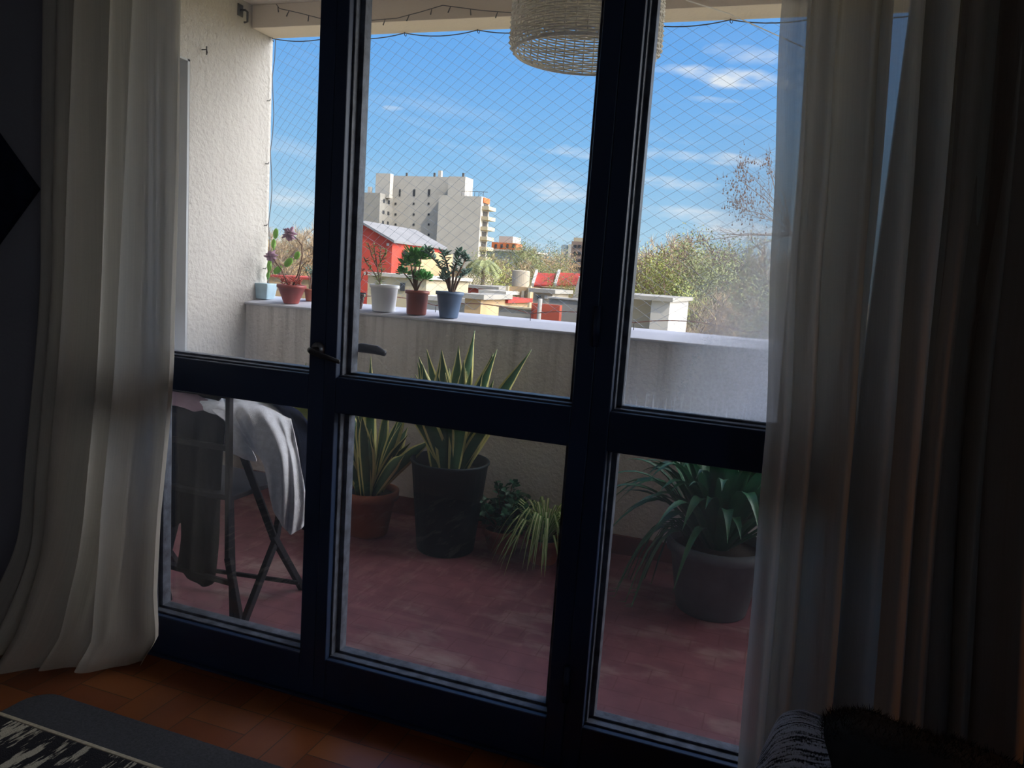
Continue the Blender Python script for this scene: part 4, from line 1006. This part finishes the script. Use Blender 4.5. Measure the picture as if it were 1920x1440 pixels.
block(B, 'wall', 1053, 1066, 459, 500, 20, 'b_bluegrey'); block(B, 'bright_face', 1066, 1072, 458, 499, 20, 'b_palewhite')
# --- water tank
B = bldg('water_tank', 968, 55, 'round weathered concrete water tank on a square stand', 'water tank')
p = at(972, 508, 55); rt_ = abs(xat(989, 520, 55)-xat(957, 520, 55))/2; zb_ = zat(972, 537, 55)
MB().lathe((p.x, 55+rt_, 0), [(0, zb_), (rt_, zb_), (rt_, p.z), (rt_*.9, p.z+.05), (0, p.z+.08)], 28).build('tank', M['b_conc'], B, smooth=False)
block(B, 'stand', 952, 994, 538, 54.8, 2.6, 'b_tan')
for px in (952, 994): x = xat(px, 545, 54.7); MB().box(x-.1, x+.1, 54.5, 54.8, GZ, zat(px, 536, 54.7)).build('pillar', M['b_cream'], B)
win(B, 966, 971, 545, 566, 54.8, 'b_conc', 'panel'); win(B, 979, 984, 545, 566, 54.8, 'b_conc', 'panel')
# --- red-tiled terrace
B = bldg('tiled_house', 1040, 85, 'low house with a red tiled roof divided by white gable walls', 'house')
block(B, 'wall', 988, 1100, 540, 85, 8, 'b_tan')
for a0, a1 in ((998, 1036), (1040, 1084)):
    P0, P1 = at(a0, 537, 84.6), at(a1, 537, 84.6); Q0, Q1 = at(a0+6, 514, 89), at(a1+6, 516, 89)
    MB().hexa([P0, P1, Q1, Q0, P0+Vector((0,0,.2)), P1+Vector((0,0,.2)), Q1+Vector((0,0,.2)), Q0+Vector((0,0,.2))]).build('tiled_roof', M['b_tile'], B)
for a0 in (996, 1038):
    P0, Q0 = at(a0, 538, 84.4), at(a0+8, 512, 89); MB().hexa([P0, P0+Vector((.3,0,0)), Q0+Vector((.3,0,0)), Q0]+[q+Vector((0,0,.45)) for q in (P0, P0+Vector((.3,0,0)), Q0+Vector((.3,0,0)), Q0)]).build('gable_wall', M['b_palewhite'], B)
a_, b_, c_ = at(1086, 518, 83), at(1098, 552, 83), at(1075, 552, 83)
MB().add([(c_.x,83,GZ),(b_.x,83,GZ),(b_.x,83,b_.z),(a_.x,83,a_.z),(c_.x,83,c_.z)]+[(v_[0], 84, v_[1]) for v_ in ((c_.x,GZ),(b_.x,GZ),(b_.x,b_.z),(a_.x,a_.z),(c_.x,c_.z))], [(0,1,2,3,4),(9,8,7,6,5),(0,5,6,1),(1,6,7,2),(2,7,8,3),(3,8,9,4),(4,9,5,0)]).build('end_gable', M['b_palewhite'], B)
# --- nearer roofs
def flat(name, px0, px1, py, Y, D, wall, roof, label, cat='house', pr=None, eave=.25):
    B = bldg(name, (px0+px1)/2, Y, label, cat)
    _, (x0, x1, zt) = block(B, 'wall', px0, px1, py, Y, D, wall)
    MB().box(x0-eave, x1+eave, Y-eave, Y+D+eave, zt, zt+.25).build('roof', M[roof], B); return B, x0, x1, zt
B, *_ = flat('flat_roofed_house', 745, 872, 504, 72, 10, 'b_conc', 'b_grey', 'long grey flat-roofed house behind the parapet pots')
for px in (765, 800, 838): win(B, px-5, px+5, 512, 522, 72)
B, *_ = flat('flat_roofed_house', 690, 800, 520, 50, 8, 'b_cream', 'b_white', 'cream flat-roofed house behind the white pot')
win(B, 752, 760, 530, 545, 50); win(B, 700, 708, 532, 545, 50)
B, *_ = flat('flat_roofed_house', 872, 932, 541, 62, 9, 'b_rust', 'b_grey', 'rust red house with a thin grey roof left of the water tank')
win(B, 884, 892, 548, 556, 62, 'b_palewhite'); win(B, 912, 920, 548, 556, 62, 'b_palewhite')
B, *_ = flat('shed', 905, 948, 566, 40, 4, 'b_tan', 'b_tile', 'small shed with a red roof beside the boundary wall', 'shed')
B, *_ = flat('shed', 872, 902, 560, 36, 4, 'b_tan', 'b_grey', 'small tan walled shed just above the parapet top', 'shed')
B, *_ = flat('shed', 800, 872, 565, 38, 5, 'b_palewhite', 'b_palewhite', 'low white rooftop structure behind the rightmost pots', 'shed')
B = bldg('boundary_wall', 1000, 34, 'low stained concrete wall with a flat coping below the water tank', 'wall')
block(B, 'wall', 935, 1045, 580, 34, .3, 'b_grey'); block(B, 'coping', 930, 1048, 577, 33.9, .5, 'b_cream', z0=zat(990, 580, 33.9))
B = bldg('boundary_wall', 1065, 36, 'tall streaked grey concrete wall near the right door stile', 'wall')
block(B, 'wall', 1030, 1130, 563, 36, .4, 'b_grey'); block(B, 'coping', 1028, 1130, 560, 35.9, .6, 'b_palewhite', z0=zat(1080, 563, 35.9))
B = bldg('chimney', 1013, 33, 'white pipe chimney with a red box beside the concrete wall', 'chimney')
p = at(1013, 560, 33); MB().tube([(p.x, 33, GZ), (p.x, 33, p.z)], .10, 10).build('pipe', M['b_palewhite'], B)
MB().box(p.x-.5, p.x+.9, 33.3, 33.7, GZ, p.z-.25).build('brick_base', M['b_rust'], B)
# --- white box house on the right
B = bldg('white_house', 1215, 30, 'white flat-roofed house with a sunlit side, low in the right window', 'house')
_, (x0, x1, zt) = block(B, 'front_wall', 1120, 1222, 558, 30, 5, 'b_white')
_, (x2, x3, zt2) = block(B, 'sunlit_wall', 1222, 1257, 562, 28.6, 6, 'b_palewhite')
MB().box(x0-.1, x3+.12, 28.4, 35.2, zt, zt+.16).build('roof', M['b_grey'], B)
B, *_ = flat('low_house', 1400, 1500, 565, 60, 8, 'b_palewhite', 'b_white', 'pale low house showing dimly through the misted pane')
B, *_ = flat('low_house', 858, 898, 522, 92, 7, 'b_palewhite', 'b_grey', 'pale low house at the foot of the palm tree')
for px in (866, 876, 888): win(B, px-2, px+2, 528, 534, 92)
B, *_ = flat('low_house', 1000, 1036, 549, 47, 4, 'b_conc', 'b_grey', 'low concrete house with a window between the water tank and the concrete wall')
win(B, 1008, 1014, 554, 560, 47); win(B, 1022, 1028, 554, 560, 47, 'b_palewhite')
B, *_ = flat('low_house', 905, 945, 551, 52, 5, 'b_cream', 'b_white', 'cream low house with dark windows left of the tank stand')
for px in (913, 925, 937): win(B, px-2.5, px+2.5, 555, 561, 52)
B, *_ = flat('low_house', 505, 592, 522, 80, 8, 'b_tan', 'b_tile', 'tan low house behind the prickly pear and the red bowl')
B, *_ = flat('low_house', 640, 672, 462, 75, 8, 'b_white', 'b_tile', 'narrow white house with a tiled roof beside the red house')
for py in (470, 485): win(B, 655, 660, py, py+8, 75)

# ------------------------------------------------ trees
def crownmat(name, c, tr=.2):
    m = Mat(name); c = hexc(c); n = m.noise(m.coord(), 3, 4)
    m.l(m.mix(n, tuple(min(1, x*1.35) for x in c[:3])+(1,), tuple(x*.5 for x in c[:3])+(1,)), m.b.inputs['Base Color']); m.b.inputs['Roughness'].default_value = .9; return m.m
M['c_brown'] = crownmat('bare_twigs', 'A08C70'); M['c_olive'] = crownmat('olive_crown', '7C8258'); M['c_green'] = crownmat('yellow_green_crown', '8F9650'); M['c_rust'] = crownmat('rusty_crown', 'A08258'); M['bark'] = simple('grey_bark', '6A5A4C', .9, .2, 3)
def tree_proto(kind, crown, label, n=2400, bare=False):
    """unit tree: one metre tall, crown about .8 m wide"""
    t = thing('tree', (0,0,0), label, 'tree', 'trees beyond the balcony')
    tk = MB(); cw = MB()
    tk.tube([(0,0,0), (.01,0,.25), (-.01,.01,.5), (0,0,.8)], [.025,.020,.014,.005], 6)
    tips = []
    for k in range(26):
        a = rnd(0, 6.28); z0 = rnd(.22,.65); r_ = rnd(.18,.42)*(1-.3*(z0-.2)); z1 = min(.97, z0+rnd(.12,.42)); b = Vector((0,0,z0)); e = Vector((cos(a)*r_, sin(a)*r_, z1)); m_ = b.lerp(e, .5)+Vector((0,0,.03))
        tk.tube([b, m_, e], [.009,.006,.002], 4); tips.append((m_, e))
        for j in range(5): q = m_.lerp(e, rnd(0,1)); q2 = q+Vector((rnd(-.1,.1), rnd(-.1,.1), rnd(.0,.14))); tk.tube([q, q2], [.003,.001], 3); tips.append((q, q2))
    for k in range(n):
        if bare:
            a_, b_ = random.choice(tips); p = a_.lerp(b_, rnd(.2,1.1)); d = Vector((rnd(-1,1), rnd(-1,1), rnd(-.1,1.4))).normalized()*rnd(.03,.09); s = Vector((rnd(-1,1), rnd(-1,1), 0)).normalized()*.0016
            cw.add([p-s, p+s, p+d+s*.4, p+d-s*.4], [(0,1,2,3)])
        else:
            a_, b_ = random.choice(tips); p = b_+Vector((random.gauss(0,.055), random.gauss(0,.055), random.gauss(0,.045))); e = Vector((rnd(-1,1), rnd(-1,1), rnd(-1,1))).normalized(); g_ = e.orthogonal().normalized(); s = rnd(.005,.010)
            cw.add([p-e*s, p+g_*s*.5, p+e*s, p-g_*s*.5], [(0,1,2,3)])
    tk.build('trunk', M['bark'], t); cw.build('crown', M[crown], t)
    return t
protos = {'bare': tree_proto('bare', 'c_brown', '', 5200, True), 'olive': tree_proto('olive', 'c_olive', '', 9000), 'green': tree_proto('green', 'c_green', '', 9000), 'rust': tree_proto('rust', 'c_rust', '', 7000)}
used = set()
def tree(kind, px, py, Y, wide=1.0, label='', zb=GZ):
    pr = protos[kind]; t = pr if kind not in used else copy_tree(pr); used.add(kind)
    top = at(px, py, Y); h_ = top.z-zb; t.location = (top.x, Y, zb); t.scale = (h_*wide, h_*wide, h_); t.rotation_euler = (0, 0, rnd(0, 6.28)); t['label'] = label; t['group'] = 'trees beyond the balcony'
    return t
TL = [('bare', 530, 415, 95, 1.0, 'bare brown tree behind the prickly pear, left of the door stile'), ('olive', 520, 450, 120, 1.1, 'olive tree low behind the prickly pear'), ('rust', 560, 470, 100, 1.0, 'rusty crowned tree behind the red bowl'),
      ('bare', 575, 425, 130, 1.0, 'bare tree just left of the door stile'), ('bare', 640, 430, 150, 1.0, 'bare tree hidden mostly by the left door stile'),
      ('olive', 745, 478, 110, .8, 'olive tree behind the red house annexe'), ('rust', 725, 482, 70, .8, 'rusty shrubby tree in front of the red house'),
      ('olive', 900, 478, 120, .7, 'dark olive tree under the tower balconies'), ('green', 936, 496, 75, .8, 'yellow-green tree left of the water tank'), ('olive', 950, 474, 140, 1.0, 'olive tree in front of the orange building'),
      ('olive', 985, 468, 130, 1.0, 'round olive tree behind the water tank'), ('bare', 1012, 462, 160, 1.0, 'bare tree rising right of the water tank'), ('olive', 1020, 474, 120, 1.0, 'olive tree above the red tiled roof'), ('rust', 1052, 480, 125, .9, 'rusty tree left of the brown block'),
      ('bare', 1035, 468, 180, 1.0, 'far bare tree left of the hazy high-rise'), ('green', 1052, 528, 60, .5, 'small yellow-green tree in front of the tiled roof'), ('bare', 965, 480, 100, .8, 'bare tree just behind the concrete tank'),
      ('bare', 1195, 462, 80, .6, 'bare pale tree beside the right door stile'), ('bare', 1228, 442, 85, 1.1, 'wide bare tree in the right pane, tallest left of the mist'), ('rust', 1222, 478, 90, 1.0, 'rusty tree below the wide bare tree'), ('rust', 1268, 462, 95, .9, 'rusty brown tree in the middle of the right pane'),
      ('green', 1262, 506, 55, .9, 'yellow-green tree behind the white house'), ('green', 1290, 500, 60, .9, 'second yellow-green tree right of the white house'), ('green', 1330, 478, 62, 1.0, 'olive tree at the start of the misted area'), ('bare', 1318, 440, 80, 1.0, 'bare tree at the left rim of the mist'),
      ('olive', 1380, 478, 58, 1.0, 'olive tree in the middle of the misted area'), ('bare', 1400, 452, 70, 1.1, 'bare tree in the middle of the misted area'), ('bare', 1300, 540, 42, 1.0, 'low bare tree right of the white house wall'), ('rust', 1345, 552, 46, 1.0, 'low rusty tree behind the parapet in the right pane'),
      ('olive', 1400, 556, 46, 1.0, 'low olive tree behind the misted pane near the curtain'), ('bare', 1450, 450, 65, 1.0, 'bare tree at the edge of the right curtain'), ('rust', 1430, 500, 60, 1.0, 'rusty tree beside the edge of the right curtain'),
      ('olive', 868, 512, 66, .6, 'small olive tree behind the slate blue pot'), ('green', 1240, 560, 40, .6, 'low yellow-green bush left behind the white house roof')]
for a in TL: tree(*a)
fi = 0
for px in range(490, 1490, 42):
    k = ('bare', 'olive', 'rust')[fi % 3]; fi += 1
    t = tree(k, px, 478+.07*(px-700)-rnd(4, 16), rnd(230, 330), 1.5, 'far hazy tree in the distant line of trees along the horizon'); t['group'] = 'distant line of trees'
# palm in front of the tower
p = at(907, 492, 70); pm = thing('palm_tree', (p.x, 70, GZ), 'palm tree with drooping fronds below the tower balconies', 'palm tree')
MB().tube([(p.x, 70, GZ), (p.x+.1, 70, (GZ+p.z)/2), (p.x, 70, p.z)], [.30,.24,.2], 8).build('trunk', M['bark'], pm)
fr = MB()
for k in range(22):
    a = rnd(0, 6.28); L = rnd(1.2, 2.0); up = rnd(.2,1.0); pts = [Vector((p.x+cos(a)*L*t, 70+sin(a)*L*t, p.z+up*1.6*t-2.0*t*t)) for t in [i/6 for i in range(7)]]
    for i in range(1, 7):
        for s in (-1, 1):
            for f in (0, .33, .66):
                b = pts[i-1].lerp(pts[i], f); tip = b+Vector((-sin(a)*s*.45, cos(a)*s*.45, -.25)); fr.add([b, b+(pts[i]-pts[i-1])*.3, tip], [(0,1,2)])
    fr.tube(pts, .03, 3)
fr.build('fronds', M['c_olive'], pm)
# near tree with hanging seed balls, leaning in from the right
q = at(1500, 560, 13); st_ = thing('seed_tree', (q.x, 13, GZ), 'close bare tree with clusters of dangling seed balls behind the misted pane', 'tree')
tk = MB(); sd_ = MB(); root_ = Vector((q.x, 13, GZ)); fork = at(1495, 470, 13)
tk.tube([root_, root_.lerp(fork, .5)+Vector((.1,0,0)), fork], [.16,.12,.07], 8)
def twig(a, b, r, n, depth):
    m_ = a.lerp(b, .5)+Vector((rnd(-.08,.08), rnd(-.1,.1), rnd(.0,.1))); tk.tube([a, m_, b], [r, r*.7, r*.4], 4)
    if depth == 0: return
    for k in range(n):
        s = a.lerp(m_, rnd(.2,1)) if k % 2 else m_.lerp(b, rnd(.2,1)); d = (b-a)*rnd(.22,.42); d = d + Vector((rnd(-.25,.25), rnd(-.3,.3), rnd(-.15,.25)))
        twig(s, s+d*.8, r*.42, 3, depth-1)
for (px, py, Y) in ((1360, 385, 12.6), (1378, 330, 12.8), (1405, 325, 13), (1440, 300, 13.2), (1395, 400, 12.5), (1425, 360, 13.4), (1345, 440, 12.6), (1295, 455, 12.4), (1330, 500, 12.8), (1450, 330, 13)):
    twig(fork.lerp(at(1480, 420, 13), rnd(0,1)), at(px, py, Y), .010, 5, 2)
for (px, py, w_x, w_z, n) in ((1388, 375, 18, 34, 150), (1395, 320, 10, 24, 60), (1372, 350, 14, 14, 18), (1440, 300, 10, 20, 24), (1420, 305, 22, 8, 12), (1352, 470, 16, 26, 34), (1310, 450, 22, 10, 24), (1262, 497, 14, 4, 12), (1280, 475, 8, 12, 14), (1345, 590, 14, 24, 22), (1425, 380, 24, 46, 90)):
    for k in range(n):
        c_ = at(px+random.gauss(0, w_x*.75), py+random.gauss(0, w_z*.7), 12.7+rnd(-.3,.3)); r_ = rnd(.008,.018)
        sd_.ell(c_, r_, r_, r_*1.2, None, 5, 3); tk.tube([c_, c_+Vector((rnd(-.03,.03), 0, rnd(.04,.10)))], .0022, 3, cap=False)
tk.build('branches', M['bark'], st_); M['seed'] = simple('brown_seed_ball', '5E4A44', .9, .3, 12)
tag(sd_.build('seed_balls', M['seed'], st_), kind='stuff')
# unseen lamp added beyond the right edge to throw orange onto the curtain folds
lmp = thing('added_warm_lamp', (1.62, -.45, 0), 'unseen lamp added for warm light on the right curtain', 'lamp')
MB().lathe((1.62, -.45, 0), [(0, 0), (.13, 0), (.13, .02), (.015, .04), (.012, 1.0), (0, 1.0)], 24).build('base', M['iron'], lmp, smooth=True)
MB().lathe((1.62, -.45, 0), [(.16, 1.10), (.11, 1.30)], 24).build('added_lamp_shade', M['linen_dark'], lmp, smooth=True, solid=.002)
ld = bpy.data.lights.new('bulb', 'POINT'); ld.energy = 3.0; ld.color = (1.0, .42, .14); ld.shadow_soft_size = .03
lo = bpy.data.objects.new('bulb', ld); col.objects.link(lo); lo.parent = lmp; lo.location = (0, 0, 1.06)
